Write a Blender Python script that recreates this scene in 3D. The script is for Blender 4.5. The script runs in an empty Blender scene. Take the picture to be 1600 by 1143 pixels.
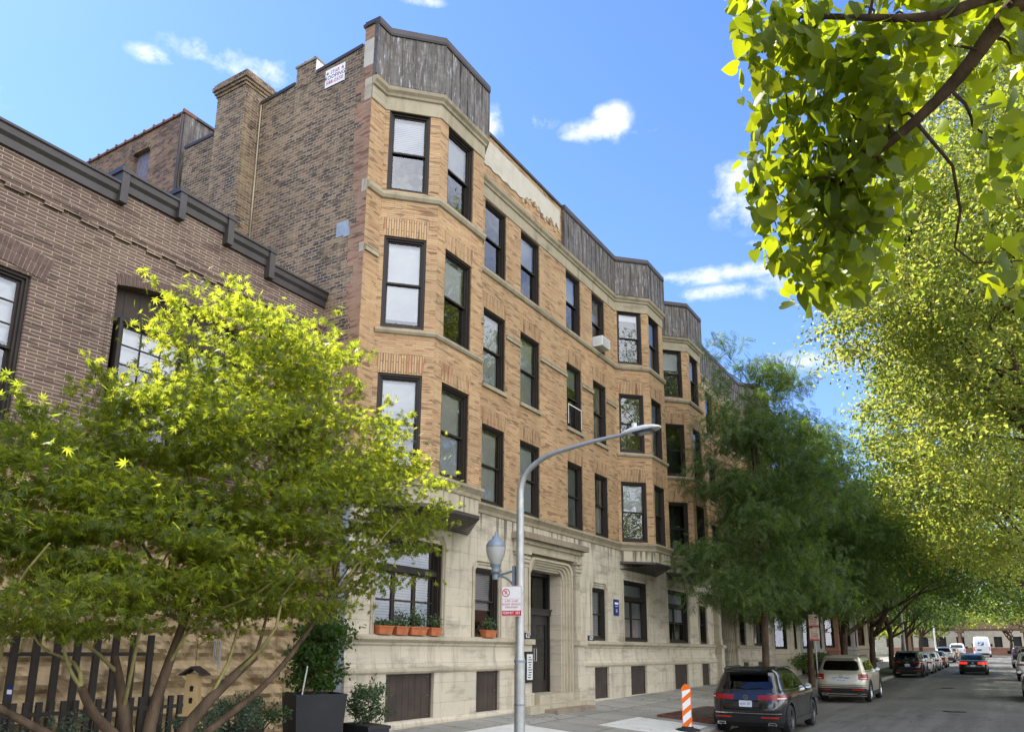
import bpy, math, random
import numpy as np
from mathutils import Vector, Matrix, noise as mnoise
R = math.radians
SC = bpy.context.scene
COL = SC.collection
rnd = random.Random(7)

# ------------------------------------------------------------------ helpers
class MB:
    """collects faces (with metre-scaled UVs) and links them as one mesh object"""
    def __init__(s): s.v = []; s.f = []; s.m = []; s.mats = []
    def mi(s, mat):
        if mat not in s.mats: s.mats.append(mat)
        return s.mats.index(mat)
    def face(s, pts, mat=None):
        i = len(s.v); s.v += [tuple(p) for p in pts]; s.f.append(tuple(range(i, i+len(pts)))); s.m.append(s.mi(mat))
    def grid(s, rows, mat=None, flip=False, closed=False):
        i = len(s.v); n = len(rows[0])
        for r in rows: s.v += [tuple(p) for p in r]
        k = s.mi(mat)
        for a in range(len(rows)-1):
            for b in range(n if closed else n-1):
                b2 = (b+1) % n
                q = (i+a*n+b, i+a*n+b2, i+(a+1)*n+b2, i+(a+1)*n+b)
                s.f.append(q[::-1] if flip else q); s.m.append(k)
    def box(s, x0, y0, z0, x1, y1, z1, mat=None, M=None, zf=None):
        P = [(x0,y0,z0),(x1,y0,z0),(x1,y1,z0),(x0,y1,z0),(x0,y0,z1),(x1,y0,z1),(x1,y1,z1),(x0,y1,z1)]
        if zf: P = [(p[0], p[1], p[2]+zf(p[1])) for p in P]
        if M: P = [tuple(M @ Vector(p)) for p in P]
        i = len(s.v); s.v += P; k = s.mi(mat)
        for q in ((0,3,2,1),(4,5,6,7),(0,1,5,4),(1,2,6,5),(2,3,7,6),(3,0,4,7)):
            s.f.append(tuple(i+j for j in q)); s.m.append(k)
    def tube(s, pts, rad, n=8, mat=None, caps=True):
        rows = []
        P = [Vector(p) for p in pts]
        if not hasattr(rad, '__len__'): rad = [rad]*len(P)
        ref = None
        for i, p in enumerate(P):
            t = (P[min(i+1, len(P)-1)]-P[max(i-1, 0)])
            if t.length < 1e-9: t = Vector((0,0,1))
            t.normalize()
            if ref is None:
                ref = t.orthogonal().normalized()
            ref = (ref - t*ref.dot(t))
            if ref.length < 1e-6: ref = t.orthogonal()
            ref.normalize()
            b = t.cross(ref)
            rows.append([p+(ref*math.cos(a)+b*math.sin(a))*rad[i] for a in [2*math.pi*j/n for j in range(n)]])
        s.grid(rows, mat, closed=True)
        if caps:
            s.face(rows[0][::-1], mat); s.face(rows[-1], mat)
    def lathe(s, prof, c=(0,0,0), n=20, mat=None, M=None, flip=False):
        rows = []
        for r, z in prof:
            row = [Vector((c[0]+r*math.cos(2*math.pi*j/n), c[1]+r*math.sin(2*math.pi*j/n), c[2]+z)) for j in range(n)]
            if M: row = [M @ p for p in row]
            rows.append(row)
        s.grid(rows, mat, closed=True, flip=flip)
    def prism(s, poly, axis, a0, a1, mat=None):
        """poly of (u,v); axis 'x': (a,u,v), 'y': (u,a,v), 'z': (u,v,a)"""
        f = {'x': lambda u,v,a: (a,u,v), 'y': lambda u,v,a: (u,a,v), 'z': lambda u,v,a: (u,v,a)}[axis]
        A = [f(u,v,a0) for u,v in poly]; B = [f(u,v,a1) for u,v in poly]
        n = len(poly)
        s.face(A[::-1], mat); s.face(B, mat)
        for i in range(n):
            j = (i+1) % n
            s.face([A[i], A[j], B[j], B[i]], mat)
    def build(s, name, mat=None, parent=None, smooth=False, loc=None, fixn=False):
        me = bpy.data.meshes.new(name)
        me.from_pydata(s.v, [], s.f)
        mats = [m for m in s.mats]
        for m in mats: me.materials.append(m if m is not None else mat)
        me.polygons.foreach_set('material_index', s.m)
        if fixn:
            import bmesh
            bm = bmesh.new(); bm.from_mesh(me); bmesh.ops.remove_doubles(bm, verts=bm.verts, dist=1e-5); bmesh.ops.recalc_face_normals(bm, faces=bm.faces); bm.to_mesh(me); bm.free()
        if smooth: me.polygons.foreach_set('use_smooth', [True]*len(me.polygons))
        auto_uv(me)
        return link(name, me, parent, loc)

def auto_uv(me):
    n = len(me.polygons); nl = len(me.loops)
    if not n: return
    co = np.empty(len(me.vertices)*3); me.vertices.foreach_get('co', co); co = co.reshape(-1,3)
    nor = np.empty(n*3); me.polygons.foreach_get('normal', nor); nor = nor.reshape(-1,3)
    tot = np.empty(n, int); me.polygons.foreach_get('loop_total', tot)
    vi = np.empty(nl, int); me.loops.foreach_get('vertex_index', vi)
    N = np.repeat(nor, tot, axis=0); P = co[vi]
    t = np.stack([-N[:,1], N[:,0], np.zeros(nl)], 1); L = np.linalg.norm(t, axis=1)
    hor = L < .5
    t[~hor] /= L[~hor][:,None]
    uv = np.stack([(P*t).sum(1), P[:,2]], 1)
    uv[hor] = P[hor][:, [1,0]]
    l = me.uv_layers.new(name='UVMap'); l.data.foreach_set('uv', uv.astype(np.float32).ravel())

def link(name, me, parent=None, loc=None):
    o = bpy.data.objects.new(name, me); COL.objects.link(o)
    if parent: o.parent = parent
    if loc is not None: o.location = loc
    return o
def tag(o, label=None, cat=None, group=None, kind=None):
    if label: o['label'] = label
    if cat: o['category'] = cat
    if group: o['group'] = group
    if kind: o['kind'] = kind
    return o
def thing(name, label, cat, loc=(0,0,0), rz=0, group=None):
    o = bpy.data.objects.new(name, None); COL.objects.link(o); o.location = loc; o.rotation_euler = (0,0,rz)
    o.empty_display_size = .3
    return tag(o, label, cat, group)
def kids(o): return [c for c in bpy.data.objects if c.parent == o]
def copy_tree(o, parent=None):
    c = o.copy(); COL.objects.link(c)
    if parent: c.parent = parent
    for ch in kids(o): copy_tree(ch, c)
    return c
def fast_mesh(name, V, F, mat, parent=None, loc=None, smooth=False):
    V = np.asarray(V, np.float32); F = np.asarray(F, np.int32)
    me = bpy.data.meshes.new(name)
    k = F.shape[1]
    me.vertices.add(len(V)); me.vertices.foreach_set('co', V.ravel())
    me.loops.add(F.size); me.loops.foreach_set('vertex_index', F.ravel())
    me.polygons.add(len(F)); me.polygons.foreach_set('loop_start', np.arange(0, F.size, k, dtype=np.int32))
    me.update(calc_edges=True)
    if smooth: me.polygons.foreach_set('use_smooth', np.ones(len(F), bool))
    me.materials.append(mat)
    return link(name, me, parent, loc)

def gz(y):
    """height of the road surface (the street climbs slowly)"""
    if y < 60: return .0098*(y-20)
    if y < 130: return .392+.0166*(y-60)
    return 1.554+.004*(min(y, 400)-130)
def swz(x, y):  # pavement on the near side, climbing to the house fronts
    return gz(y)+.15+.075*(4.7-x)

# ------------------------------------------------------------------ materials
def newmat(name):
    m = bpy.data.materials.new(name); m.use_nodes = True
    nt = m.node_tree; nt.nodes.clear()
    return m, nt
def nd(nt, typ, **kw):
    n = nt.nodes.new(typ)
    for k, v in kw.items():
        if k in n.inputs: 
            n.inputs[k].default_value = v
        else: setattr(n, k, v)
    return n
def out(nt, sh):
    o = nt.nodes.new('ShaderNodeOutputMaterial'); nt.links.new(sh, o.inputs['Surface']); return o
def c4(c): return (c[0], c[1], c[2], 1)
def mixc(nt, fac, a, b, typ='MIX'):
    n = nt.nodes.new('ShaderNodeMix'); n.data_type = 'RGBA'; n.blend_type = typ
    for s, v in ((n.inputs[0], fac), (n.inputs[6], a), (n.inputs[7], b)):
        if hasattr(v, 'is_linked') or hasattr(v, 'links'): nt.links.new(v, s)
        elif isinstance(v, (int, float)): s.default_value = v
        else: s.default_value = c4(v)
    return n.outputs[2]
def ramp(nt, src, a, b, ca=(0,0,0), cb=(1,1,1)):
    n = nt.nodes.new('ShaderNodeValToRGB'); n.color_ramp.elements[0].position = a; n.color_ramp.elements[1].position = b
    n.color_ramp.elements[0].color = c4(ca); n.color_ramp.elements[1].color = c4(cb)
    nt.links.new(src, n.inputs[0]); return n.outputs[0]
def coords(nt, kind='Object', scale=(1,1,1), rot=(0,0,0)):
    t = nt.nodes.new('ShaderNodeTexCoord'); m = nt.nodes.new('ShaderNodeMapping')
    m.inputs['Scale'].default_value = scale; m.inputs['Rotation'].default_value = rot
    nt.links.new(t.outputs[kind], m.inputs[0]); return m.outputs[0]
def noise_(nt, vec, scale, detail=4, rough=.55, dist=0):
    n = nd(nt, 'ShaderNodeTexNoise', Scale=scale, Detail=detail, Roughness=rough, Distortion=dist)
    nt.links.new(vec, n.inputs['Vector']); return n.outputs['Fac']
def bump_(nt, h, strength=.3, dist=.02):
    b = nd(nt, 'ShaderNodeBump', Strength=strength, Distance=dist); nt.links.new(h, b.inputs['Height']); return b.outputs[0]
def pbr(nt, col, rough=.8, metal=0, normal=None, spec=.3, coat=0):
    p = nd(nt, 'ShaderNodeBsdfPrincipled', Roughness=rough, Metallic=metal)
    p.inputs['Specular IOR Level'].default_value = spec
    p.inputs['Coat Weight'].default_value = coat; p.inputs['Coat Roughness'].default_value = .04
    if hasattr(col, 'links'): nt.links.new(col, p.inputs['Base Color'])
    else: p.inputs['Base Color'].default_value = c4(col)
    if normal: nt.links.new(normal, p.inputs['Normal'])
    return p
def simple(name, col, rough=.7, metal=0, spec=.3, var=.25, scale=6, coat=0, bump=0, vs=(1,1,1)):
    m, nt = newmat(name)
    v = coords(nt, 'Object', vs)
    n = noise_(nt, v, scale, 5)
    c = mixc(nt, ramp(nt, n, .3, .75), [k*(1-var) for k in col], [min(1, k*(1+var)) for k in col])
    b = bump_(nt, noise_(nt, v, scale*6, 3), bump, .01) if bump else None
    p = pbr(nt, c, rough, metal, b, spec, coat); out(nt, p.outputs[0]); return m

def brickmat(name, c1, c2, mortar, bw, rh, ms=.006, streak=None, stain=None, rot=False, rough=.85, bump=.5, freq=2, sprinkle=None, squash=1):
    m, nt = newmat(name)
    t = nt.nodes.new('ShaderNodeUVMap'); t.uv_map = 'UVMap'
    mp = nt.nodes.new('ShaderNodeMapping'); nt.links.new(t.outputs[0], mp.inputs[0])
    if rot: mp.inputs['Rotation'].default_value = (0,0,R(90))
    b = nd(nt, 'ShaderNodeTexBrick', offset=.5, offset_frequency=freq, squash=squash, squash_frequency=2)
    b.inputs['Scale'].default_value = 1; b.inputs['Brick Width'].default_value = bw; b.inputs['Row Height'].default_value = rh
    b.inputs['Mortar Size'].default_value = ms; b.inputs['Mortar Smooth'].default_value = .25; b.inputs['Bias'].default_value = 0
    # slightly wavy courses
    wn = noise_(nt, mp.outputs[0], 1.3, 2)
    wv = nt.nodes.new('ShaderNodeVectorMath'); wv.operation = 'MULTIPLY_ADD'
    cmb = nt.nodes.new('ShaderNodeCombineXYZ'); nt.links.new(wn, cmb.inputs[1])
    nt.links.new(cmb.outputs[0], wv.inputs[0]); wv.inputs[1].default_value = (0,.005,0); nt.links.new(mp.outputs[0], wv.inputs[2])
    nt.links.new(wv.outputs[0], b.inputs['Vector'])
    b.inputs['Color1'].default_value = c4(c1); b.inputs['Color2'].default_value = c4(c2); b.inputs['Mortar'].default_value = c4(mortar)
    col = b.outputs['Color']
    g = coords(nt, 'Object')
    if sprinkle:   # odd bricks of another colour: blocky noise stretched along the courses
        vs = nt.nodes.new('ShaderNodeMapping'); vs.inputs['Scale'].default_value = (1/bw, 1/rh, 1); nt.links.new(mp.outputs[0], vs.inputs[0])
        vo = nd(nt, 'ShaderNodeTexVoronoi', Scale=1.0); nt.links.new(vs.outputs[0], vo.inputs['Vector'])
        sep = nt.nodes.new('ShaderNodeSeparateColor'); nt.links.new(vo.outputs['Color'], sep.inputs[0])
        f = ramp(nt, sep.outputs[0], 1-sprinkle[1]-.02, 1-sprinkle[1])
        mm = nt.nodes.new('ShaderNodeMath'); mm.operation = 'MULTIPLY'; nt.links.new(f, mm.inputs[0])
        inv = nt.nodes.new('ShaderNodeMath'); inv.operation = 'SUBTRACT'; inv.inputs[0].default_value = 1; nt.links.new(b.outputs['Fac'], inv.inputs[1])
        nt.links.new(inv.outputs[0], mm.inputs[1])
        col = mixc(nt, mm.outputs[0], col, sprinkle[0])
        f2 = ramp(nt, sep.outputs[1], .86, .9)
        col = mixc(nt, f2, col, mixc(nt, .45, col, (.02,.015,.012)))
    if streak:
        b2 = nd(nt, 'ShaderNodeTexBrick', offset=.37, offset_frequency=3)
        b2.inputs['Scale'].default_value = 1; b2.inputs['Brick Width'].default_value = bw*3.1; b2.inputs['Row Height'].default_value = rh; b2.inputs['Mortar Size'].default_value = 0
        b2.inputs['Color1'].default_value = (0,0,0,1); b2.inputs['Color2'].default_value = (1,1,1,1); nt.links.new(wv.outputs[0], b2.inputs['Vector'])
        col = mixc(nt, ramp(nt, b2.outputs['Color'], .70, .95), col, mixc(nt, .30, col, streak))
    n2 = noise_(nt, g, .7, 5, .6)
    col = mixc(nt, .8, col, mixc(nt, ramp(nt, n2, .3, .7), (.72,.72,.72), (1.1,1.08,1.05)), 'MULTIPLY')
    if stain:
        n3 = noise_(nt, coords(nt, 'Object', (1.2,1.2,.22)), 1.6, 4, .6)
        col = mixc(nt, ramp(nt, n3, .56, .78), col, mixc(nt, .55, col, stain))
    inv = nt.nodes.new('ShaderNodeMath'); inv.operation = 'SUBTRACT'; inv.inputs[0].default_value = 1; nt.links.new(b.outputs['Fac'], inv.inputs[1])
    nb = noise_(nt, g, 60, 3)
    ad = nt.nodes.new('ShaderNodeMath'); ad.operation = 'MULTIPLY_ADD'; nt.links.new(nb, ad.inputs[0]); ad.inputs[1].default_value = .5; nt.links.new(inv.outputs[0], ad.inputs[2])
    p = pbr(nt, col, rough, 0, bump_(nt, ad.outputs[0], bump, .012), .2); out(nt, p.outputs[0]); return m

def stonemat(name, base, dark, bw=.95, rh=.44, joint=.004, stain=.5, bump=.25):
    m, nt = newmat(name)
    t = nt.nodes.new('ShaderNodeUVMap'); t.uv_map = 'UVMap'
    b = nd(nt, 'ShaderNodeTexBrick', offset=.5)
    b.inputs['Scale'].default_value = 1; b.inputs['Brick Width'].default_value = bw; b.inputs['Row Height'].default_value = rh
    b.inputs['Mortar Size'].default_value = joint; b.inputs['Mortar Smooth'].default_value = .3
    nt.links.new(t.outputs[0], b.inputs['Vector'])
    b.inputs['Color1'].default_value = c4(base); b.inputs['Color2'].default_value = c4([k*.86 for k in base]); b.inputs['Mortar'].default_value = c4([k*.4 for k in base])
    g = coords(nt, 'Object')
    col = b.outputs['Color']
    n1 = noise_(nt, g, 2.2, 6, .62)
    col = mixc(nt, ramp(nt, n1, .35, .75), col, mixc(nt, .5, col, [k*.78 for k in base]))
    n4 = noise_(nt, coords(nt, 'Object', (1,1,.18)), 3.2, 5, .65)
    col = mixc(nt, ramp(nt, n4, .5, .8), col, mixc(nt, stain, col, dark))
    n5 = noise_(nt, coords(nt, 'Object', (.5,.5,2.4)), 1.1, 5, .7)
    col = mixc(nt, ramp(nt, n5, .52, .74), col, mixc(nt, stain, col, dark))
    if name == 'limestone' or name == 'limestone_trim':
        # rain streaks running down below the string course and over the entrance
        sx = nt.nodes.new('ShaderNodeSeparateXYZ'); nt.links.new(g, sx.inputs[0])
        mr = nt.nodes.new('ShaderNodeMapRange'); mr.inputs['From Min'].default_value = 3.9; mr.inputs['From Max'].default_value = 5.5; nt.links.new(sx.outputs['Z'], mr.inputs['Value'])
        st1 = noise_(nt, coords(nt, 'Object', (1,2.6,.12)), 2.1, 4, .6)
        ad = nt.nodes.new('ShaderNodeMath'); ad.operation = 'MULTIPLY_ADD'; nt.links.new(mr.outputs[0], ad.inputs[0]); ad.inputs[1].default_value = .20; nt.links.new(st1, ad.inputs[2])
        col = mixc(nt, ramp(nt, ad.outputs[0], .72, .80), col, mixc(nt, .75, col, (.035,.03,.025)))
    n2 = noise_(nt, g, 30, 4)
    hb = nt.nodes.new('ShaderNodeMath'); hb.operation = 'SUBTRACT'; nt.links.new(n2, hb.inputs[0]); nt.links.new(b.outputs['Fac'], hb.inputs[1])
    p = pbr(nt, col, .85, 0, bump_(nt, hb.outputs[0], bump, .01), .25); out(nt, p.outputs[0]); return m

def leafmat(name, cols, trans=.5, rough=.45, tcol=None):
    m, nt = newmat(name)
    g = nt.nodes.new('ShaderNodeNewGeometry')
    r = nt.nodes.new('ShaderNodeValToRGB'); cr = r.color_ramp
    while len(cr.elements) < len(cols): cr.elements.new(.5)
    for i, c in enumerate(cols):
        cr.elements[i].position = i/(len(cols)-1); cr.elements[i].color = c4(c)
    nt.links.new(g.outputs['Random Per Island'], r.inputs[0])
    big = noise_(nt, coords(nt, 'Object'), .9, 3)
    col = mixc(nt, ramp(nt, big, .35, .7), mixc(nt, .35, r.outputs[0], (.02,.05,.02)), r.outputs[0])
    p = pbr(nt, col, rough, 0, None, .35)
    tr = nt.nodes.new('ShaderNodeBsdfTranslucent')
    tc = mixc(nt, .8, col, tcol or (1.6,1.75,.35), 'MULTIPLY')
    gm = nt.nodes.new('ShaderNodeVectorMath'); gm.operation = 'SCALE'; gm.inputs[3].default_value = 1.8; nt.links.new(tc, gm.inputs[0])
    nt.links.new(gm.outputs[0], tr.inputs[0])
    ms = nt.nodes.new('ShaderNodeMixShader'); ms.inputs[0].default_value = trans
    nt.links.new(p.outputs[0], ms.inputs[1]); nt.links.new(tr.outputs[0], ms.inputs[2]); out(nt, ms.outputs[0]); return m

def glassmat(name, ior=1.9, tint=(.75,.8,.85), wavy=.25):
    m, nt = newmat(name)
    fr = nd(nt, 'ShaderNodeFresnel', IOR=ior)
    g = nt.nodes.new('ShaderNodeBsdfGlossy'); g.inputs['Roughness'].default_value = .015; g.inputs['Color'].default_value = (.95,.97,1,1)
    b = bump_(nt, noise_(nt, coords(nt, 'Object'), 1.8, 2), wavy, .02)
    nt.links.new(b, g.inputs['Normal'])
    t = nt.nodes.new('ShaderNodeBsdfTransparent'); t.inputs[0].default_value = c4(tint)
    ms = nt.nodes.new('ShaderNodeMixShader'); nt.links.new(fr.outputs[0], ms.inputs[0]); nt.links.new(t.outputs[0], ms.inputs[1]); nt.links.new(g.outputs[0], ms.inputs[2])
    out(nt, ms.outputs[0]); return m

M = {}
M['tan'] = brickmat('tan_brick', (.43,.27,.138), (.51,.345,.195), (.31,.22,.135), .30, .052, .007, streak=(.25,.115,.06), stain=(.22,.16,.10), sprinkle=((.34,.19,.105), .09))
M['tan_v'] = brickmat('tan_brick_soldier', (.42,.27,.14), (.49,.34,.195), (.19,.125,.075), .46, .058, .010, rot=True, freq=2, sprinkle=((.40,.19,.10), .2))
M['rose'] = brickmat('rose_brick', (.31,.18,.12), (.38,.245,.165), (.28,.19,.13), .28, .052, .006, streak=(.20,.09,.06), sprinkle=((.25,.12,.085), .15))
M['party'] = brickmat('weathered_common_brick', (.15,.10,.068), (.30,.20,.12), (.38,.32,.23), .215, .078, .010, streak=(.08,.055,.04), stain=(.44,.34,.20), sprinkle=((.085,.063,.055), .24), bump=.9)
M['rear'] = brickmat('weathered_red_brick', (.20,.12,.085), (.30,.18,.11), (.24,.19,.14), .215, .075, .010, streak=(.08,.05,.04), stain=(.34,.24,.13), sprinkle=((.10,.07,.06), .25), bump=.9)
M['mauve'] = brickmat('mauve_roman_brick', (.120,.080,.067), (.160,.108,.088), (.38,.31,.225), .31, .060, .0075, streak=(.11,.07,.06), sprinkle=((.13,.08,.07), .2))
M['mauve_v'] = brickmat('mauve_soldier_brick', (.165,.11,.09), (.21,.14,.115), (.46,.36,.25), .12, .066, .010, rot=True)
M['stone'] = stonemat('limestone', (.55,.485,.375), (.15,.125,.095), stain=.8)
M['stone_plain'] = stonemat('limestone_trim', (.47,.41,.30), (.13,.11,.08), 1.6, 5, .003, .62)
M['stone_band'] = stonemat('limestone_band', (.37,.315,.22), (.10,.095,.06), 1.6, 5, .003, .7)
M['stone_dark'] = stonemat('weathered_sandstone', (.30,.24,.17), (.10,.085,.07), 2.4, 5, .003, .7)
M['stone_rough'] = stonemat('rough_yellow_stone', (.44,.32,.18), (.14,.11,.075), .8, .42, .0, .75, 1.0)
M['stucco'] = stonemat('cracked_stucco', (.50,.46,.38), (.30,.26,.20), 9, 9, .001, .45, .4)
M['greystone'] = stonemat('greystone', (.46,.44,.39), (.2,.19,.17), .9, .45)
M['greystone_warm'] = stonemat('warm_greystone', (.56,.49,.37), (.22,.19,.14), .9, .45)
M['redbrick'] = brickmat('red_brick', (.34,.13,.08), (.42,.18,.11), (.3,.24,.2), .21, .07, .009)
M['frame'] = simple('bronze_paint', (.026,.020,.016), .5, 0, .25, .2, 3)
M['coping'] = simple('brown_coping_metal', (.052,.044,.042), .5, .2, .4, .25, 2)
M['board'] = simple('brown_painted_board', (.055,.042,.034), .7, 0, .2, .25, 2, bump=.2)
M['door'] = simple('near_black_door_paint', (.013,.010,.009), .35, 0, .4, .2, 4)
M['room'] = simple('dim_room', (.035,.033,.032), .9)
M['black'] = simple('black_paint', (.012,.012,.013), .4)
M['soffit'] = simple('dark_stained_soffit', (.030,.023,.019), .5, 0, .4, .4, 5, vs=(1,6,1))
M['white'] = simple('white_paint', (.72,.72,.70), .5, var=.06)
M['steel'] = simple('galvanised_steel', (.40,.40,.39), .45, .6, .5, .15, 8)
M['lampgrey'] = simple('grey_lamp_paint', (.20,.24,.29), .45, .2, .4, .15, 8)
M['fence'] = simple('black_brown_fence', (.040,.031,.026), .55, 0, .3, .25, 4)
M['planter'] = simple('charcoal_fibre_planter', (.028,.030,.034), .6, 0, .3, .2, 3)
M['terracotta'] = simple('terracotta', (.42,.13,.05), .7, 0, .3, .2, 5)
M['bark'] = simple('brown_bark', (.085,.058,.040), .9, 0, .1, .5, 9, bump=.9, vs=(1,1,.25))
M['bark_maple'] = simple('pale_smooth_bark', (.105,.072,.048), .85, 0, .15, .5, 7, bump=.9, vs=(1,1,.3))
M['bark_green'] = simple('green_young_bark', (.26,.23,.09), .7, 0, .2, .3, 6)
M['birdwood'] = simple('pale_cedar', (.52,.36,.18), .7, 0, .2, .25, 4, vs=(1,1,.2), bump=.3)
M['copper'] = simple('verdigris_copper', (.16,.36,.29), .6, 0, .3, .3, 3)
M['orange'] = simple('orange_plastic', (.80,.16,.01), .5, var=.08)
M['rubber'] = simple('tyre_rubber', (.018,.018,.018), .8)
M['bluesign'] = simple('blue_enamel', (.012,.03,.16), .4, var=.08)
M['flash'] = simple('blue_grey_flashing', (.30,.34,.40), .6, .1, .3, .25, 4)
M['tile'] = simple('clay_coping_tile', (.17,.085,.055), .7, var=.3)
M['ac'] = simple('white_plastic', (.6,.6,.58), .5, var=.05)
M['glass'] = glassmat('window_glass', 2.05, (.92,.94,.96), .25)
M['carglass'] = glassmat('tinted_car_glass', 1.6, (.06,.07,.07), .03)
M['carglass_lt'] = glassmat('car_glass', 1.6, (.25,.28,.27), .03)

def clad(name):
    m, nt = newmat(name)
    g = coords(nt, 'Object')
    v = coords(nt, 'Object', (3.0,3.0,.35))
    a = noise_(nt, v, 2.4, 6, .7, .3); b = noise_(nt, coords(nt, 'Object', (.8,.8,3)), 3, 5, .7)
    col = mixc(nt, ramp(nt, a, .36, .66), (.050,.040,.033), (.185,.165,.150))
    col = mixc(nt, ramp(nt, b, .48, .72), col, (.075,.058,.046))
    w = noise_(nt, v, 6, 6, .75, .5)
    col = mixc(nt, ramp(nt, w, .56, .70), col, (.50,.52,.56))
    col = mixc(nt, ramp(nt, noise_(nt, coords(nt, 'Object', (4,4,.5)), 1.7, 5, .7), .50, .70), col, (.032,.027,.023))
    p = pbr(nt, col, .62, .15, bump_(nt, noise_(nt, g, 5, 4), .35, .03), .35); out(nt, p.outputs[0]); return m
M['clad'] = clad('weathered_sheet_metal')

def blindmat(name, col, per=.05, dark=.75):
    m, nt = newmat(name)
    v = coords(nt, 'Object')
    w = nd(nt, 'ShaderNodeTexWave', wave_type='BANDS', bands_direction='Z', Scale=1/per/6.283*6.283/ (2*math.pi)*2*math.pi/6.2832*6.2832/20*6.2832)
    w.inputs['Scale'].default_value = .314/per
    nt.links.new(v, w.inputs['Vector'])
    c = mixc(nt, ramp(nt, w.outputs['Fac'], .15, .5), [k*dark for k in col], col)
    p = pbr(nt, c, .7, 0, None, .2); out(nt, p.outputs[0]); return m
M['shade'] = simple('white_roller_shade', (.86,.87,.88), .8, var=.03, scale=2)
M['shade_grey'] = simple('grey_shade', (.52,.53,.54), .8, var=.1, scale=2)
M['shade_cream'] = simple('cream_shade', (.74,.72,.64), .8, var=.08, scale=2)
M['slats'] = blindmat('white_slat_blind', (.74,.76,.80), .05, .62)
M['shutter'] = blindmat('brown_louvre_shutter', (.16,.145,.13), .06, .35)

def ground_mats():
    m, nt = newmat('asphalt')
    g = coords(nt, 'Object')
    n1 = noise_(nt, g, .35, 5, .6); n2 = noise_(nt, g, 70, 3); n3 = noise_(nt, coords(nt, 'Object', (1,.06,1)), 1.2, 4, .6)
    c = mixc(nt, ramp(nt, n1, .3, .7), (.065,.060,.052), (.115,.108,.095))
    c = mixc(nt, ramp(nt, n3, .45, .7), c, (.155,.147,.132))
    c = mixc(nt, ramp(nt, n2, .5, .75), c, mixc(nt, .4, c, (.2,.2,.19)))
    vo = nd(nt, 'ShaderNodeTexVoronoi', Scale=.35, feature='DISTANCE_TO_EDGE'); nt.links.new(g, vo.inputs['Vector'])
    dn = nt.nodes.new('ShaderNodeVectorMath'); dn.operation = 'MULTIPLY_ADD'
    nn = nd(nt, 'ShaderNodeTexNoise', Scale=1.4, Detail=5.0); nt.links.new(g, nn.inputs['Vector'])
    nt.links.new(nn.outputs['Color'], dn.inputs[0]); dn.inputs[1].default_value = (2.2,2.2,0); nt.links.new(g, dn.inputs[2]); nt.links.new(dn.outputs[0], vo.inputs['Vector'])
    c = mixc(nt, ramp(nt, vo.outputs['Distance'], 0, .012, (1,1,1), (0,0,0)), c, (.022,.021,.02))
    p = pbr(nt, c, .78, 0, bump_(nt, n2, .35, .01), .35); out(nt, p.outputs[0]); M['asphalt'] = m
    m, nt = newmat('concrete')
    g = coords(nt, 'Object')
    b = nd(nt, 'ShaderNodeTexBrick', offset=0.0); b.inputs['Scale'].default_value = 1; b.inputs['Brick Width'].default_value = 1.5; b.inputs['Row Height'].default_value = 1.5
    b.inputs['Mortar Size'].default_value = .016; b.inputs['Color1'].default_value = (.37,.35,.30,1); b.inputs['Color2'].default_value = (.27,.255,.22,1); b.inputs['Mortar'].default_value = (.05,.047,.04,1)
    nt.links.new(g, b.inputs['Vector'])
    n1 = noise_(nt, g, .9, 6, .65); n2 = noise_(nt, g, 40, 3)
    c = mixc(nt, ramp(nt, n1, .35, .72), b.outputs['Color'], mixc(nt, .5, b.outputs['Color'], (.12,.115,.10)))
    c = mixc(nt, ramp(nt, noise_(nt, g, 9, 3), .66, .70), c, mixc(nt, .5, c, (.08,.075,.07)))
    vo = nd(nt, 'ShaderNodeTexVoronoi', Scale=.45, feature='DISTANCE_TO_EDGE')
    nn = nd(nt, 'ShaderNodeTexNoise', Scale=1.8, Detail=5.0); nt.links.new(g, nn.inputs['Vector'])
    dn = nt.nodes.new('ShaderNodeVectorMath'); dn.operation = 'MULTIPLY_ADD'; nt.links.new(nn.outputs['Color'], dn.inputs[0]); dn.inputs[1].default_value = (1.6,1.6,0); nt.links.new(g, dn.inputs[2]); nt.links.new(dn.outputs[0], vo.inputs['Vector'])
    c = mixc(nt, ramp(nt, vo.outputs['Distance'], 0, .008, (1,1,1), (0,0,0)), c, (.06,.055,.05))
    p = pbr(nt, c, .85, 0, bump_(nt, n2, .25, .008), .25); out(nt, p.outputs[0]); M['concrete'] = m
    M['newconcrete'] = simple('fresh_concrete', (.58,.57,.52), .85, var=.1, scale=3, bump=.2)
    M['kerb'] = simple('kerb_concrete', (.27,.255,.225), .85, var=.3, scale=4, bump=.3)
    M['soil'] = simple('dark_soil', (.055,.042,.028), .95, var=.5, scale=8, bump=1)
    M['earth'] = simple('grassy_earth', (.06,.075,.03), .95, var=.4, scale=1.5, bump=.6)
    M['paint'] = simple('worn_road_paint', (.45,.45,.42), .8, var=.3, scale=5)
ground_mats()
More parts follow.
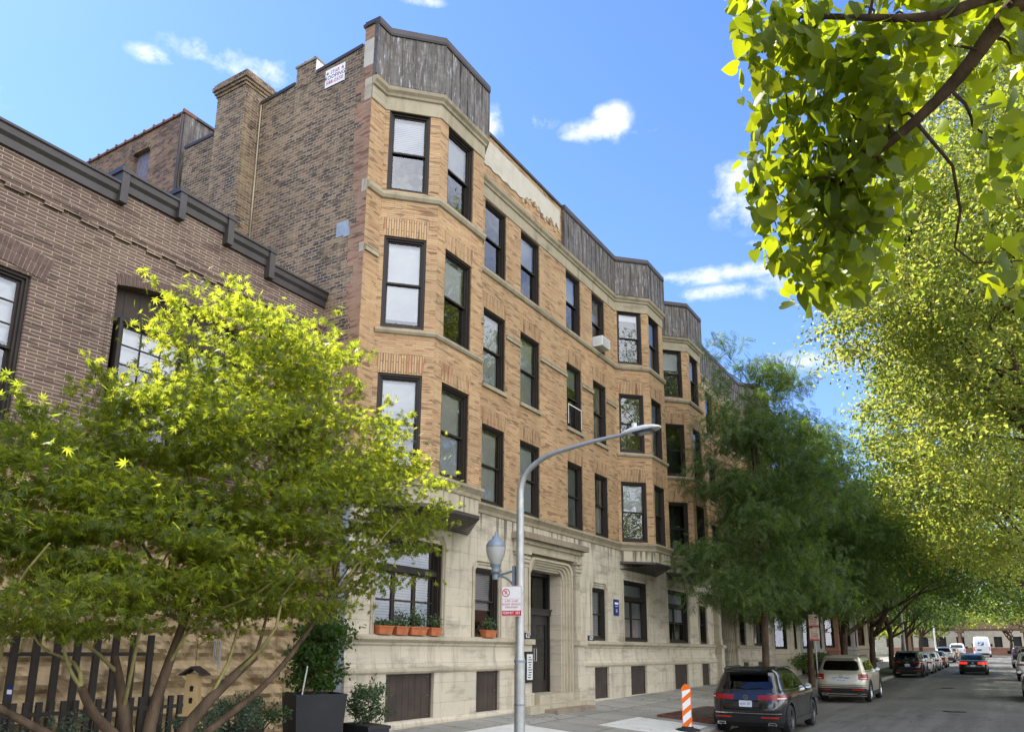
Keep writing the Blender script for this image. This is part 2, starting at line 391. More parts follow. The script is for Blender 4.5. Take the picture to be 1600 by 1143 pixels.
# ------------------------------------------------------------------ wall / window tools
def wall(mb, P0, U, L, z0, z1, ops=(), depth=.3, mat=None, rmat=None, splay=0):
    """wall plane starting at P0 (x,y), running along U for L, outward normal = U x Z"""
    U = Vector((U[0], U[1], 0)).normalized(); N = U.cross(Vector((0,0,1))); O = Vector((P0[0], P0[1], 0))
    us = sorted({0, L, *[o[0] for o in ops], *[o[1] for o in ops]}); zs = sorted({z0, z1, *[o[2] for o in ops], *[o[3] for o in ops]})
    us = [u for u in us if 0 <= u <= L]; zs = [z for z in zs if z0 <= z <= z1]
    pt = lambda u, z, d=0: O+U*u-N*d+Vector((0,0,z))
    for a, b in zip(us, us[1:]):
        for c, d in zip(zs, zs[1:]):
            um, zm = (a+b)/2, (c+d)/2
            if any(o[0] < um < o[1] and o[2] < zm < o[3] for o in ops): continue
            mb.face([pt(a,c), pt(b,c), pt(b,d), pt(a,d)], mat)
    for o in ops:
        a, b, c, d = o[:4]; dp = o[4] if len(o) > 4 else depth; rm = rmat or mat
        mb.face([pt(a,c), pt(a,d), pt(a,d,dp), pt(a,c,dp)], rm)
        mb.face([pt(b,c), pt(b,c,dp), pt(b,d,dp), pt(b,d)], rm)
        mb.face([pt(a,d), pt(b,d), pt(b,d,dp), pt(a,d,dp)], rm)
        mb.face([pt(a,c), pt(a,c,dp), pt(b,c,dp), pt(b,c)], rm)

def wmat(P0, U, u, z, d=0):
    U = Vector((U[0], U[1], 0)).normalized(); N = U.cross(Vector((0,0,1)))
    o = Vector((P0[0], P0[1], 0))+U*u-N*d+Vector((0,0,z))
    return Matrix(((U.x, -N.x, 0, o.x), (U.y, -N.y, 0, o.y), (0,0,1,o.z), (0,0,0,1)))

def frame_ring(mb, x0, x1, z0, z1, w, y0, y1, mat=None, wb=None):
    wb = wb or w
    mb.box(x0, y0, z0, x0+w, y1, z1, mat); mb.box(x1-w, y0, z0, x1, y1, z1, mat)
    mb.box(x0+w, y0, z1-w, x1-w, y1, z1, mat); mb.box(x0+w, y0, z0, x1-w, y1, z0+wb, mat)

_wcache = {}
def window_meshes(w, h, style):
    key = (round(w, 2), round(h, 2), style)
    if key in _wcache: return _wcache[key]
    f = MB(); g = MB(); sash = MB()
    fm = M['frame']
    frame_ring(f, 0, w, 0, h, .05, .03, .14, fm)             # brick mould
    frame_ring(f, .05, w-.05, .05, h-.05, .04, .07, .34, fm)
    panes = []
    a, b, c, d = .09, w-.09, .09, h-.09
    def glassbox(x0, x1, z0, z1, y):
        g.face([(x0,y,z0),(x1,y,z0),(x1,y,z1),(x0,y,z1)], M['glass']); panes.append((x0,x1,z0,z1,y))
    if style in ('hung', 'hung6', 'hunglow'):
        mid = h*.5 if style != 'hunglow' else h*.52
        frame_ring(sash, a, b, mid-.02, d, .04, .115, .155, fm); glassbox(a+.04, b-.04, mid+.02, d-.04, .13)
        frame_ring(sash, a, b, c, mid+.025, .04, .165, .205, fm, .07); glassbox(a+.04, b-.04, c+.07, mid-.015, .18)
        if style == 'hung6':
            for k in (1,2): 
                x = a+(b-a)*k/3
                sash.box(x-.011, .118, mid+.02, x+.011, .15, d-.04, fm)
            for k in (1,2):
                z = mid+(d-mid)*k/3
                sash.box(a+.04, .116, z-.011, b-.04, .149, z+.011, fm)
    elif style == 'triple':      # transom over a row of three lights
        tz = h*.66
        f.box(a, .10, tz-.05, b, .30, tz+.07, fm)
        frame_ring(sash, a, b, tz+.07, d, .05, .18, .23, fm); glassbox(a+.05, b-.05, tz+.12, d-.05, .20)
        n = 3
        for k in range(n):
            x0 = a+(b-a)*k/n; x1 = a+(b-a)*(k+1)/n
            frame_ring(sash, x0, x1, c, tz-.05, .055, .18, .24, fm); glassbox(x0+.055, x1-.055, c+.055, tz-.105, .205)
            sash.box(x0+.05, .186, c+(tz-c)*.48, x1-.05, .236, c+(tz-c)*.48+.04, fm)
    elif style == 'double':
        tz = h*.70
        f.box(a, .10, tz-.05, b, .30, tz+.06, fm)
        frame_ring(sash, a, b, tz+.06, d, .05, .18, .23, fm); glassbox(a+.05, b-.05, tz+.11, d-.05, .20)
        for k in range(2):
            x0 = a+(b-a)*k/2; x1 = a+(b-a)*(k+1)/2
            frame_ring(sash, x0, x1, c, tz-.05, .05, .18, .24, fm); glassbox(x0+.05, x1-.05, c+.05, tz-.10, .205)
            sash.box(x0+.05, .186, c+(tz-c)*.5, x1-.05, .236, c+(tz-c)*.5+.04, fm)
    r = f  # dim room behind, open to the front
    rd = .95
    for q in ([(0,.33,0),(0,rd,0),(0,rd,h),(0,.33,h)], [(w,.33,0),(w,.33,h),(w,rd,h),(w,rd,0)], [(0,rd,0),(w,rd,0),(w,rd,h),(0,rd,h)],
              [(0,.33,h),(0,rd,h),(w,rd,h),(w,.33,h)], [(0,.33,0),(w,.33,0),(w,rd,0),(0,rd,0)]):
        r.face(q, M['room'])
    def me(mb, n):
        o = mb.build(n, fm); m = o.data; bpy.data.objects.remove(o); return m
    res = (me(f, 'window'), me(sash, 'sash'), me(g, 'glass'))
    _wcache[key] = res
    return res
_bc = {}
def blind_mesh(w, h, frac, kind):
    key = (round(w,2), round(h,2), frac, kind)
    if key not in _bc:
        mb = MB(); z0 = h-.1-(h-.2)*frac
        y = .235
        if kind == 'curtain':
            n = 26; rows = []
            for zz in (z0, h-.1): rows.append([(.1+(w-.2)*i/n, y+.015*math.sin(i*2.1)+.008*math.sin(i*5.3), zz) for i in range(n+1)])
            mb.grid(rows, M['shade_cream'])
        else:
            mb.box(.1, y, z0, w-.1, y+.012, h-.1, M[kind])
            mb.box(.1, y-.012, z0, w-.1, y+.02, z0+.03, M[kind])
        o = mb.build('blind'); _bc[key] = o.data; bpy.data.objects.remove(o)
    return _bc[key]
def add_window(parent, P0, U, u0, u1, z0, z1, style='hung', blind=(), d=0, name='window'):
    mf, ms, mg = window_meshes(u1-u0, z1-z0, style)
    wo = link(name, mf); wo.parent = parent; wo.matrix_local = parent.matrix_world.inverted() @ wmat(P0, U, u0, z0, d) if False else wmat(P0, U, u0, z0, d)
    link('sash', ms, wo); link('glass', mg, wo)
    for frac, kind in blind:
        link('blind', blind_mesh(u1-u0, z1-z0, frac, kind), wo)
    return wo

def offset_path(path, n):
    """offset an open polyline outward (to the right of travel along +Y this is +X)"""
    out_ = []
    P = [Vector((p[0], p[1])) for p in path]
    def nrm(a, b): t = (b-a).normalized(); return Vector((t.y, -t.x))
    for i, p in enumerate(P):
        if i == 0: m = nrm(P[0], P[1]); out_.append(p+m*n); continue
        if i == len(P)-1: m = nrm(P[-2], P[-1]); out_.append(p+m*n); continue
        a, b = nrm(P[i-1], p), nrm(p, P[i+1]); s = (a+b); s.normalize()
        out_.append(p+s*(n/max(.3, s.dot(a))))
    return out_
def sweep(mb, path, prof, mat=None, caps=True):
    """prof = [(offset, z)...] from bottom-back round the front to top-back"""
    rows = []
    for n, z in prof:
        rows.append([(q.x, q.y, z) for q in offset_path(path, n)])
    mb.grid(rows, mat, flip=False)
    if caps:
        mb.face([r[0] for r in rows], mat); mb.face([r[-1] for r in rows][::-1], mat)

YV, XV = (0,1), (1,0)
S2 = math.sqrt(.5)
def bay_path(y0, b, yl, yr, y1): return [(0,y0),(b,yl),(b,yr),(0,y1)]
BAYS = [(12.5,13.45,15.35,16.3), (25.8,26.75,28.35,29.3), (30.35,31.30,33.10,34.05), (42.8,43.75,45.65,46.6)]
BB = .95
Y0, Y1 = 12.0, 47.1
full = [(0,Y0)]
for y0, yl, yr, y1 in BAYS: full += [(0,y0),(BB,yl),(BB,yr),(0,y1)]
full += [(0,Y1)]
ZF = {4:(12.50,14.60), 3:(9.08,11.28), 2:(5.80,7.95)}
MAIN = [(16.88,18.02),(18.87,20.03),(21.84,22.93),(23.84,24.92),(34.75,35.85),(36.75,37.85),(39.4,40.55),(41.2,42.3)]

apt = thing('apartment_building', 'four storey tan brick apartment block with angular bays and a limestone ground floor', 'apartment building', (0,0,0))

def segs():
    """facade planes above the string course: (P0, U, L, kind)"""
    r = []; prev = Y0
    for i, (y0, yl, yr, y1) in enumerate(BAYS):
        r.append(((0,prev), YV, y0-prev, 'flat'))
        r.append(((0,y0), (S2,S2), (yl-y0)/S2, 'ang')); r.append(((BB,yl), YV, yr-yl, 'front%d'%i)); r.append(((BB,yr), (-S2,S2), (y1-yr)/S2, 'angr'))
        prev = y1
    r.append(((0,prev), YV, Y1-prev, 'flat'))
    return r
brick = MB()
WL = []   # (P0,U,u0,u1,floor)
BRZ0, BRZ1 = 5.6, 15.25
for P0, U, L, kind in segs():
    ops = []
    for fl, (za, zb) in ZF.items():
        if kind == 'flat':
            for a, b in MAIN:
                if a > P0[1] and b < P0[1]+L: ops.append((a-P0[1], b-P0[1], za, zb)); WL.append((P0, U, a-P0[1], b-P0[1], fl))
        elif kind in ('ang', 'angr'):
            u0, u1 = (.11, 1.09) if kind == 'ang' else (L-1.09, L-.11)
            ops.append((u0, u1, za+.02, zb+.06)); WL.append((P0, U, u0, u1, fl))
        else:
            u0, u1 = (.32, 1.43) if L > 1.85 else ((.15, 1.22) if kind != 'front2' else (.35,1.45))
            if kind == 'front2': u0, u1 = .35, 1.45
            ops.append((u0, u1, za, zb+.04)); WL.append((P0, U, u0, u1, fl))
    wall(brick, P0, U, L, BRZ0, BRZ1, ops, .34, M['tan'])
    for u0, u1, za, zb in ops:
        if zb < 14:   # soldier course heads
            Uv = Vector((U[0],U[1],0)).normalized(); N = Uv.cross(Vector((0,0,1))); O = Vector((P0[0],P0[1],0))+N*.006
            pt = lambda u, z: O+Uv*u+Vector((0,0,z))
            sp = .07
            lint = MB(); lint.face([pt(u0-.0, zb), pt(u1+.0, zb), pt(min(L-.01,u1+sp), zb+.46), pt(max(.01,u0-sp), zb+.46)], M['tan_v']); lint.build('window_head', M['tan_v'], apt)
# parapet wall, its return and the party wall
par = MB()
flatp = [(16.3,25.8),(29.3,30.35),(34.05,42.8),(46.6,Y1)]
wall(par, (0,16.3), YV, 9.5, 15.25, 16.72, (), .3, M['tan'])
par.box(-.30, 16.3, 15.25, -.02, 25.8, 16.72, M['rear'])
brick.build('brick_wall', M['tan'], apt); par.build('parapet_wall', M['tan'], apt)
# stucco panel with a broken lower edge, coping over it
st = MB(); xs = [16.45+i*.13 for i in range(39)]
edge = []
for i, y in enumerate(xs):
    e = 15.68+.03*math.sin(i*1.7)
    if 19.0 < y < 20.9: e = 15.74+.20*abs(math.sin((y-19.0)*2.4))+.05*math.sin(i*3.1)
    if y >= 20.9: e = 15.86+.12*math.sin(i*2.3)
    edge.append(e)
lo = [(.028, y, e) for y, e in zip(xs, edge)]; hi = [(.028, y, 16.52+.008*math.sin(i)) for i, y in enumerate(xs)]
st.grid([lo, hi], M['stucco']); st.grid([[(0.0, y, e-.03) for _, y, e in lo], lo], M['stone_dark']); st.grid([hi, [(0, p[1], p[2]+.012) for p in hi]], M['stone_dark'])
# a ragged band of exposed backing under the broken edge
rag = MB()
for i in range(13, 38):
    y = xs[i]
    if y > 18.9:
        rag.box(.004, y, edge[i]-.10-.05*abs(math.sin(i*2.2)), .016+.004*(i%3), y+.125, edge[i]+.01, M['tile'] if i % 4 == 0 else M['stone_rough'])
st.build('stucco_panel', M['stucco'], apt); rag.build('exposed_backing', M['stone_rough'], apt)

# stone frieze + cap mould + sill belt + string course, all mitred round the bays
tr = MB()
sweep(tr, full, [(0,14.62),(.022,14.63),(.022,14.98),(.06,15.0),(.075,15.06),(.13,15.12),(.15,15.20),(.0,15.235)], M['stone_band'])
sweep(tr, full, [(0,12.27),(.05,12.29),(.085,12.36),(.085,12.43),(0,12.475)], M['stone_band'])
for y0, yl, yr, y1 in BAYS:   # third-floor sill belt on the bays only
    sweep(tr, [(0,y0),(BB,yl),(BB,yr),(0,y1)], [(0,8.93),(.04,8.95),(.07,9.0),(.07,9.05),(0,9.078)], M['stone_band'])
for a, b in MAIN: tr.box(-.1, a-.05, 8.97, .065, b+.05, 9.076, M['stone_band'])
cuts = [12.0, 12.48] + [16.32] + [v for ab in MAIN[:4] for v in ab] + [25.78] + [29.32,30.33] + [34.07] + [v for ab in MAIN[4:] for v in ab] + [42.78] + [46.62, Y1]
for a, b in zip(cuts[::2], cuts[1::2]):
    if b-a > .08: tr.box(-.05, a+.02, 10.74, .05, b-.02, 10.84, M['stone_band']); tr.box(-.05, a+.015, 10.842, .062, b-.015, 10.872, M['stone_band'])
sweep(tr, full, [(0,5.5),(.03,5.52),(.045,5.6),(.09,5.66),(.13,5.71),(.13,5.77),(0,5.798)], M['stone_band'])
tr.build('stone_belt_courses', M['stone_plain'], apt)
# bay bases: stone drum, dark flashing edge and a boarded soffit sloping back to the wall
for y0, yl, yr, y1 in BAYS:
    bb = MB(); sf = MB()
    p = [(0,y0),(BB,yl),(BB,yr),(0,y1)]
    for a, b in zip(p, p[1:]):
        U = (b[0]-a[0], b[1]-a[1]); wall(bb, a, U, math.hypot(*U), 5.08, 5.52, (), .1, M['stone_plain'])
    q = offset_path(p, .03)
    top = [(v.x, v.y, 5.13) for v in q]; bot = [(v.x, v.y, 5.05) for v in q]
    sf.grid([bot, top], M['coping']); sf.grid([top, [(v[0], v[1], 5.135) for v in p]], M['coping'])
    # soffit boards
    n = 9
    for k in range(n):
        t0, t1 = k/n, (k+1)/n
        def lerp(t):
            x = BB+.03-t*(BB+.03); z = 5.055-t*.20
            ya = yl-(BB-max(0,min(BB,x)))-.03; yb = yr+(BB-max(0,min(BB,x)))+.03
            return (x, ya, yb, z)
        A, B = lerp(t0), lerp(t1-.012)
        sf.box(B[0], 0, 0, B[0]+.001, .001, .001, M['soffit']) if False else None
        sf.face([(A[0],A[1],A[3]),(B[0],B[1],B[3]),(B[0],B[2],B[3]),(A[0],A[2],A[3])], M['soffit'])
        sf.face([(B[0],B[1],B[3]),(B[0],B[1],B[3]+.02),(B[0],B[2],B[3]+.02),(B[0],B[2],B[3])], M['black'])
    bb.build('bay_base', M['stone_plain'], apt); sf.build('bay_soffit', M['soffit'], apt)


# sheet-metal parapet cladding with standing seams
cl = MB(); cp = MB()
clp = [[(-.3,Y0+.0),(0,Y0+.0),(0,12.5),(BB,13.45),(BB,15.35),(0,16.3),(-.3,16.3)],
       [(-.02,21.55),(0,21.55),(0,25.8),(BB,26.75),(BB,28.35),(0,29.3),(0,30.35),(BB,31.3),(BB,33.1),(0,34.05),(0,42.8),(BB,43.75),(BB,45.65),(0,46.6),(0,Y1)]]
for ip, p in enumerate(clp):
    core = p[1:-1] if ip == 0 else p[1:]
    sweep(cl, core, [(.0,15.236),(.11,15.24),(.10,16.62),(.0,16.63)], M['clad'])
    off = offset_path(core, .105)
    for a, b, pa, pb in zip(off, off[1:], core, core[1:]):
        L = (b-a).length; t = (b-a)/L; nn = Vector((t.y, -t.x)); k = max(1, round(L/.36)); s = 0
        for j in range(k+1):
            u = L*j/k
            if 0 < j < k: u += rnd.uniform(-.04, .04)
            c = a+t*u
            mm = Matrix(((t.x, nn.x, 0, c.x), (t.y, nn.y, 0, c.y), (0,0,1,0), (0,0,0,1)))
            cl.box(-.013, -.02, 15.25, .013, .022, 16.6, M['clad'], M=mm)
    sweep(cp, core, [(-.32,16.62),(.13,16.625),(.15,16.68),(.14,16.82),(-.32,16.84)], M['coping'])
    # back of the parapet
    bk = offset_path(core, -.3)
    cl.grid([[(v.x, v.y, 15.0) for v in bk][::-1], [(v.x, v.y, 16.63) for v in bk][::-1]], M['rear'])
sweep(cp, [(0,16.32),(0,21.5)], [(-.32,16.72),(.05,16.725),(.06,16.80),(-.32,16.815)], M['coping'])
cl.build('metal_cladding', M['clad'], apt); cp.build('parapet_coping', M['coping'], apt)

# ground floor limestone
gs = MB()
G1 = [(12.88,15.28,2.37,4.50),(16.65,17.80,2.37,4.10),(23.45,24.52,2.37,4.06),(26.03,28.25,2.37,4.50),(30.42,32.80,2.37,4.46),(34.25,35.25,2.37,4.02),(40.5,41.55,2.37,4.06),(43.2,45.6,2.37,4.50)]
ENT = [(19.42,21.32), (37.1,38.45)]
EZ = (.88, 4.30)
ops = [(a-Y0, b-Y0, c, d) for a, b, c, d in G1]+[(a-Y0, b-Y0, 0, EZ[1], .55) for a, b in ENT]
wall(gs, (0,Y0), YV, Y1-Y0, 0, 5.55, [(a,b,max(c,0.0),d,*r) for a,b,c,d,*r in ops], .32, M['stone'])
gs.build('limestone_wall', M['stone'], apt)
# plinth: water table, curved panel band, lower course, base with the boarded cellar lights
pl = MB()
BW = [(13.25,14.92),(16.65,17.73),(23.4,24.48),(26.3,27.75),(30.7,32.28),(34.1,35.15),(40.6,41.6),(43.4,45.1)]
def plinth(a, b):
    p = [(0,a),(0,b)]
    sweep(pl, p, [(0,1.66),(.10,1.67),(.085,1.72),(.055,1.85),(.035,2.0),(.03,2.12),(.07,2.16),(.075,2.20)], M['stone'], True)
    sweep(pl, p, [(.0,2.195),(.09,2.20),(.13,2.235),(.16,2.26),(.16,2.32),(0,2.36)], M['stone_plain'])
    sweep(pl, p, [(0,1.555),(.13,1.56),(.15,1.59),(.15,1.635),(.09,1.672),(0,1.674)], M['stone_plain'])
    ops = [(c-a, d-a, .57, 1.54) for c, d in BW if a < c < b]
    wall(pl, (.10,a), YV, b-a, -.2, 1.56, ops, .14, M['stone'])
    pl.box(.0, a+.001, -.2, .098, a+.01, 1.56, M['stone']); pl.box(.0, b-.01, -.2, .098, b-.001, 1.56, M['stone'])
    # projecting sill course below the cellar lights
    sweep(pl, [(.1,a),(.1,b)], [(0,-.2),(.06,-.2),(.055,.50),(.02,.55),(0,.556)], M['stone'])
for a, b in ((Y0,18.62),(22.45,36.95),(38.75,Y1)): plinth(a, b)
pl.build('stone_plinth', M['stone'], apt)
for c, d in BW:
    mb = MB(); mb.box(-.03, c+.0, .56, .012, d-.0, 1.545, M['board'])
    for k in range(1, int((d-c)/.22)+1): mb.box(.012, c+.22*k, .58, .0145, c+.22*k+.006, 1.53, M['black'])
    for yy in (c+.12, d-.12):
        for z in (.64, 1.05, 1.46): mb.box(.012, yy, z, .016, yy+.014, z+.014, M['steel'])
    frame_ = (c, d)
    mb.box(.013, c, .57, .03, c+.05, 1.54, M['board']); mb.box(.013, d-.05, .57, .03, d, 1.54, M['board'])
    mb.build('boarded_cellar_window', M['board'], apt)
# moulded surrounds of the ground-floor windows
for a, b, c, d in G1:
    sr = MB()
    for e, pr in ((.0,.018),(.07,.034)):
        pts = [(a-.02-e, c), (a-.02-e, d-.02+e*.2), (a+.12-e, d+.10+e), (b-.12+e, d+.10+e), (b+.02+e, d-.02+e*.2), (b+.02+e, c)]
        for (y0_, z0_), (y1_, z1_) in zip(pts, pts[1:]):
            sr.tube([(pr*.6, y0_, z0_), (pr*.6, y1_, z1_)], .024, 6, M['stone_plain'])
    if b-a < 1.5:   # rounded upper corners
        for s, cx in ((1, a), (-1, b)):
            pts = [(cx, d), (cx+s*.16, d)] + [(cx+s*.16-s*.16*math.sin(t*math.pi/2/5), d-.16+.16*math.cos(t*math.pi/2/5)) for t in range(1, 6)]
            sr.prism([(p[0], p[1]) for p in pts], 'x', -.05, .004, M['stone_plain'])
    sr.build('window_surround', M['stone_plain'], apt)

# entrances -------------------------------------------------
def entrance(a, b, nm, wide):
    root = MB()
    # stepped, round-cornered architrave
    for k in range(4):
        off = .05+k*.085; x1 = .22-.04*k if k < 3 else .09
        pr = []
        A, B, T = a-off, b+off, 4.32+off*.75; r = .34
        outer = [(A-.085, .5), (A-.085, T+.06-r)] + [(A-.085+r-r*math.cos(t*math.pi/12), T+.06-r+r*math.sin(t*math.pi/12)) for t in range(1,7)]
        outer += [(B+.085-r+r*math.sin(t*math.pi/12), T+.06-r+r*math.cos(t*math.pi/12)) for t in range(0,6)] + [(B+.085, T+.06-r), (B+.085, .5)]
        inner = [(A, .5), (A, T-r)] + [(A+r-r*math.cos(t*math.pi/12), T-r+r*math.sin(t*math.pi/12)) for t in range(1,7)]
        inner += [(B-r+r*math.sin(t*math.pi/12), T-r+r*math.cos(t*math.pi/12)) for t in range(0,6)] + [(B, T-r), (B, .5)]
        xf = .05+.055*k
        root.grid([[(xf, p[0], p[1]) for p in inner], [(xf, p[0], p[1]) for p in outer]], M['stone_plain'], flip=True)
        root.grid([[(xf-.055, p[0], p[1]) for p in inner], [(xf, p[0], p[1]) for p in inner]], M['stone_plain'], flip=True)
    xe = .05+.055*3
    root.grid([[(xe, p[0], p[1]) for p in outer], [(0, p[0], p[1]) for p in outer]], M['stone_plain'], flip=True)
    root.build('door_surround', M['stone_plain'], apt)
    # pilasters with leafy capitals
    for c in (a-.66, b+.66):
        p = MB()
        p.box(-.02, c-.25, .45, .40, c+.25, .95, M['stone']); p.box(-.02, c-.22, .952, .34, c+.22, 2.20, M['stone'])
        p.box(-.02, c-.27, 2.202, .42, c+.27, 2.34, M['stone_plain'])
        p.box(-.02, c-.19, 2.342, .30, c+.19, 2.55, M['stone_plain'])
        p.box(-.02, c-.14, 2.552, .24, c+.14, 4.28, M['stone_plain'])
        for s in (-1, 1): p.tube([(.24, c+s*.10, 2.56), (.24, c+s*.10, 4.27)], .03, 8, M['stone_plain'])
        p.tube([(.24, c, 2.56), (.24, c, 4.27)], .045, 8, M['stone_plain'])
        p.box(-.02, c-.17, 4.282, .27, c+.17, 4.33, M['stone_plain'])
        p.box(-.02, c-.16, 4.332, .25, c+.16, 4.62, M['stone_plain'])
        for zz in (4.37, 4.47):
            for j in range(5):
                y = c-.16+.08*j
                p.lathe([(0,0),(.035,.02),(.045,.06),(.03,.10),(0,.11)], (.265, y+(.04 if zz > 4.4 else 0), zz), 8, M['stone_plain'])
        p.box(-.02, c-.22, 4.622, .33, c+.22, 4.70, M['stone_plain'])
        p.build('pilaster', M['stone_plain'], apt)
    e = MB()
    e.box(-.02, a-.93, 4.702, .26, b+.93, 4.98, M['stone_plain']); e.box(-.02, a-.95, 4.982, .32, b+.95, 5.04, M['stone_plain'])
    n = int((b-a+1.9)/.09)
    for j in range(n): e.box(.30, a-.93+j*.09, 4.915, .345, a-.93+j*.09+.05, 4.98, M['stone_plain'])
    e.build('entablature', M['stone_plain'], apt)
    h = MB(); h.box(-.02, a-1.0, 5.042, .46, b+1.05, 5.20, M['stone_dark']); h.box(-.02, a-.98, 5.202, .38, b+1.03, 5.235, M['stone_dark']); h.build('canopy_slab', M['stone_dark'], apt)
    s = MB()
    g = gz((a+b)/2)
    s.box(-.6, a-.05, .2, .36, b+.05, .868, M['stone_plain']); s.box(-.3, a-1.0, -.2, .62, b+.98, g+.62, M['stone_plain']); s.box(-.3, a-.25, -.2, 1.0, b+.2, g+.52, M['stone_dark'])
    s.build('door_steps', M['stone_plain'], apt)
    return
entrance(19.42, 21.32, 'a', 1); entrance(37.1, 38.45, 'b', 0)
def door(a, b, label):
    d = MB(); X = -.50
    d.box(X-.08, a, .868, X+.12, a+.09, 4.30, M['door']); d.box(X-.08, b-.09, .868, X+.12, b, 4.30, M['door']); d.box(X-.08, a+.09, 4.2, X+.12, b-.09, 4.30, M['door'])
    d.box(X-.1, a+.09, 3.05, X+.2, b-.09, 3.20, M['door']); d.box(X-.1, a+.05, 3.2, X+.24, b-.05, 3.235, M['door'])
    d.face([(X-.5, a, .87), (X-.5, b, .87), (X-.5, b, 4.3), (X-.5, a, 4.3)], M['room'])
    o = d.build('door_frame', M['door'], apt)
    t = MB(); t.box(X, a+.09, 3.235, X+.02, b-.09, 4.2, M['carglass_lt']); t.build('transom_glass', None, o)
    sh = MB(); sh.box(X-.1, a+.2, 3.3, X-.09, b-.4, 4.15, M['shade_amber']); sh.build('blind', None, o)
    n = 2 if b-a > 1.6 else 1; w = (b-a-.18)/n
    for k in range(n):
        y = a+.09+k*w; q = MB()
        q.box(X+.03, y+.003, .87, X+.09, y+.13, 3.05, M['door']); q.box(X+.03, y+w-.13, .87, X+.09, y+w-.003, 3.05, M['door'])
        q.box(X+.03, y+.13, 2.78, X+.09, y+w-.13, 3.05, M['door']); q.box(X+.03, y+.13, .87, X+.09, y+w-.13, 1.2, M['door'])
        lf = q.build('door_leaf', M['door'], apt)
        gl = MB(); gl.box(X+.05, y+.13, 1.2, X+.06, y+w-.13, 2.78, M['glass']); gl.build('glass', None, lf)
        hd = MB(); hy = y+(w-.07 if k == 0 else .07); hd.tube([(X+.09, hy, 1.75), (X+.15, hy, 1.75), (X+.15, hy, 2.1), (X+.09, hy, 2.1)], .012, 6, M['steel']); hd.build('handle', M['steel'], lf)
M['shade_amber'] = simple('amber_lobby_wall', (.42,.27,.12), .8, var=.2)
door(19.42, 21.32, ''); door(37.1, 38.45, '')

# windows on the upper floors -------------------------------
B_ = lambda *a: a
wr = random.Random(3)
styles = {}
sill = lambda: None
for i, (P0, U, u0, u1, fl) in enumerate(WL):
    za, zb = ZF[fl]
    front = U == YV and P0[0] > .5; ang = abs(U[0]) > .1
    if ang: za, zb = za+.02, zb+.06
    elif front: zb += .04
    y = P0[1]
    style = 'hung'
    if ang and y < 14 and U[0] > 0: bl = {4: [(.46,'slats')], 3: [(.92,'shade')], 2: [(.55,'shade')]}[fl]
    elif front and y < 14: bl = {4: [(.5,'shade_grey')], 3: [(.5,'shade')], 2: [(1,'shade_cream')]}[fl]
    elif U == YV and P0[1] < 17: 
        yy = P0[1]+u0
        k = 0 if yy < 18 else (1 if yy < 20 else (2 if yy < 23 else 3))
        bl = {(4,0): [], (4,1): [(.5,'shade_grey')], (4,2): [(.45,'shade')], (4,3): [(.5,'slats')],
              (3,0): [(1,'shade_grey')], (3,1): [(.98,'shade_grey')], (3,2): [(.3,'shade_grey')], (3,3): [(1,'shade_grey')],
              (2,0): [(.98,'shade_cream')], (2,1): [(.98,'shade')], (2,2): [(.98,'shade_grey')], (2,3): [(.5,'slats'),(.98,'shade')]}[(fl,k)]
    elif ang and 25 < y < 27 and U[0] > 0: bl = {4: [(.12,'shade')], 3: [], 2: [(.5,'slats')]}[fl]
    elif ang and 30 < y < 31: bl = {4: [(.4,'shade')], 3: [], 2: []}[fl]
    else: bl = wr.choice([[(.5,'shade_grey')], [(.97,'shade')], [(.97,'shade_cream')], [], [(.5,'slats')]])
    add_window(apt, P0, U, u0, u1, za, zb, style, bl)
GS = ['triple','hunglow','hung','double','double','hung','hung','triple']
GBL = [[(.97,'shutter')], [(.62,'slats')], [(.97,'slats')], [(.97,'shade_grey')], [(.6,'shade_grey')], [], [], [(.97,'shutter')]]
for (a, b, c, d), s, bl in zip(G1, GS, GBL): add_window(apt, (0,Y0), YV, a-Y0, b-Y0, c, d, s, bl)
# grille over the lower sash of one window
gr = MB()
for k in range(7): gr.box(.015, 21.90+k*.155, 9.2, .03, 21.915+k*.155, 9.85, M['white'] if k in (0,6) else M['frame'])
gr.box(.012, 21.9, 9.84, .032, 22.85, 9.87, M['white']); gr.build('window_guard', M['frame'], apt)

# party wall (faces the camera side), the chimney, stepped parapet --------------
pw = MB()
prof = [(0,0),(-.0,16.3),(-.28,16.3),(-.34,16.18),(-1.9,16.10),(-1.9,16.12),(-2.0,16.12),(-3.9,15.98),(-5.0,15.75),(-6.95,15.75),(-6.95,0)]
# wall faces as vertical strips so the brick UVs stay continuous
xs_ = sorted({p[0] for p in prof}|{-.28})
def ztop(x):
    for a, b in ((0,16.3),(-.28,16.18)): pass
    t = [(-6.95,15.75),(-5.0,15.75),(-3.9,15.98),(-1.9,16.10),(-.34,16.2),(-.30,16.3),(0,16.3)]
    for (xa, za), (xb, zb) in zip(t, t[1:]):
        if xa <= x <= xb: return za+(zb-za)*(x-xa)/(xb-xa) if xb > xa else za
    return 16.3
xs_ = [-6.95,-5.0,-3.9,-1.9,-.34,-.30,0]
for a, b in zip(xs_, xs_[1:]):
    pw.face([(a,Y0,0),(b,Y0,0),(b,Y0,ztop(b)),(a,Y0,ztop(a))], M['party'])
    pw.face([(a,Y0,ztop(a)),(b,Y0,ztop(b)),(b,Y0+.35,ztop(b)),(a,Y0+.35,ztop(a))], M['party'])
    pw.face([(b,Y0+.35,14),(a,Y0+.35,14),(a,Y0+.35,ztop(a)),(b,Y0+.35,ztop(b))], M['party'])
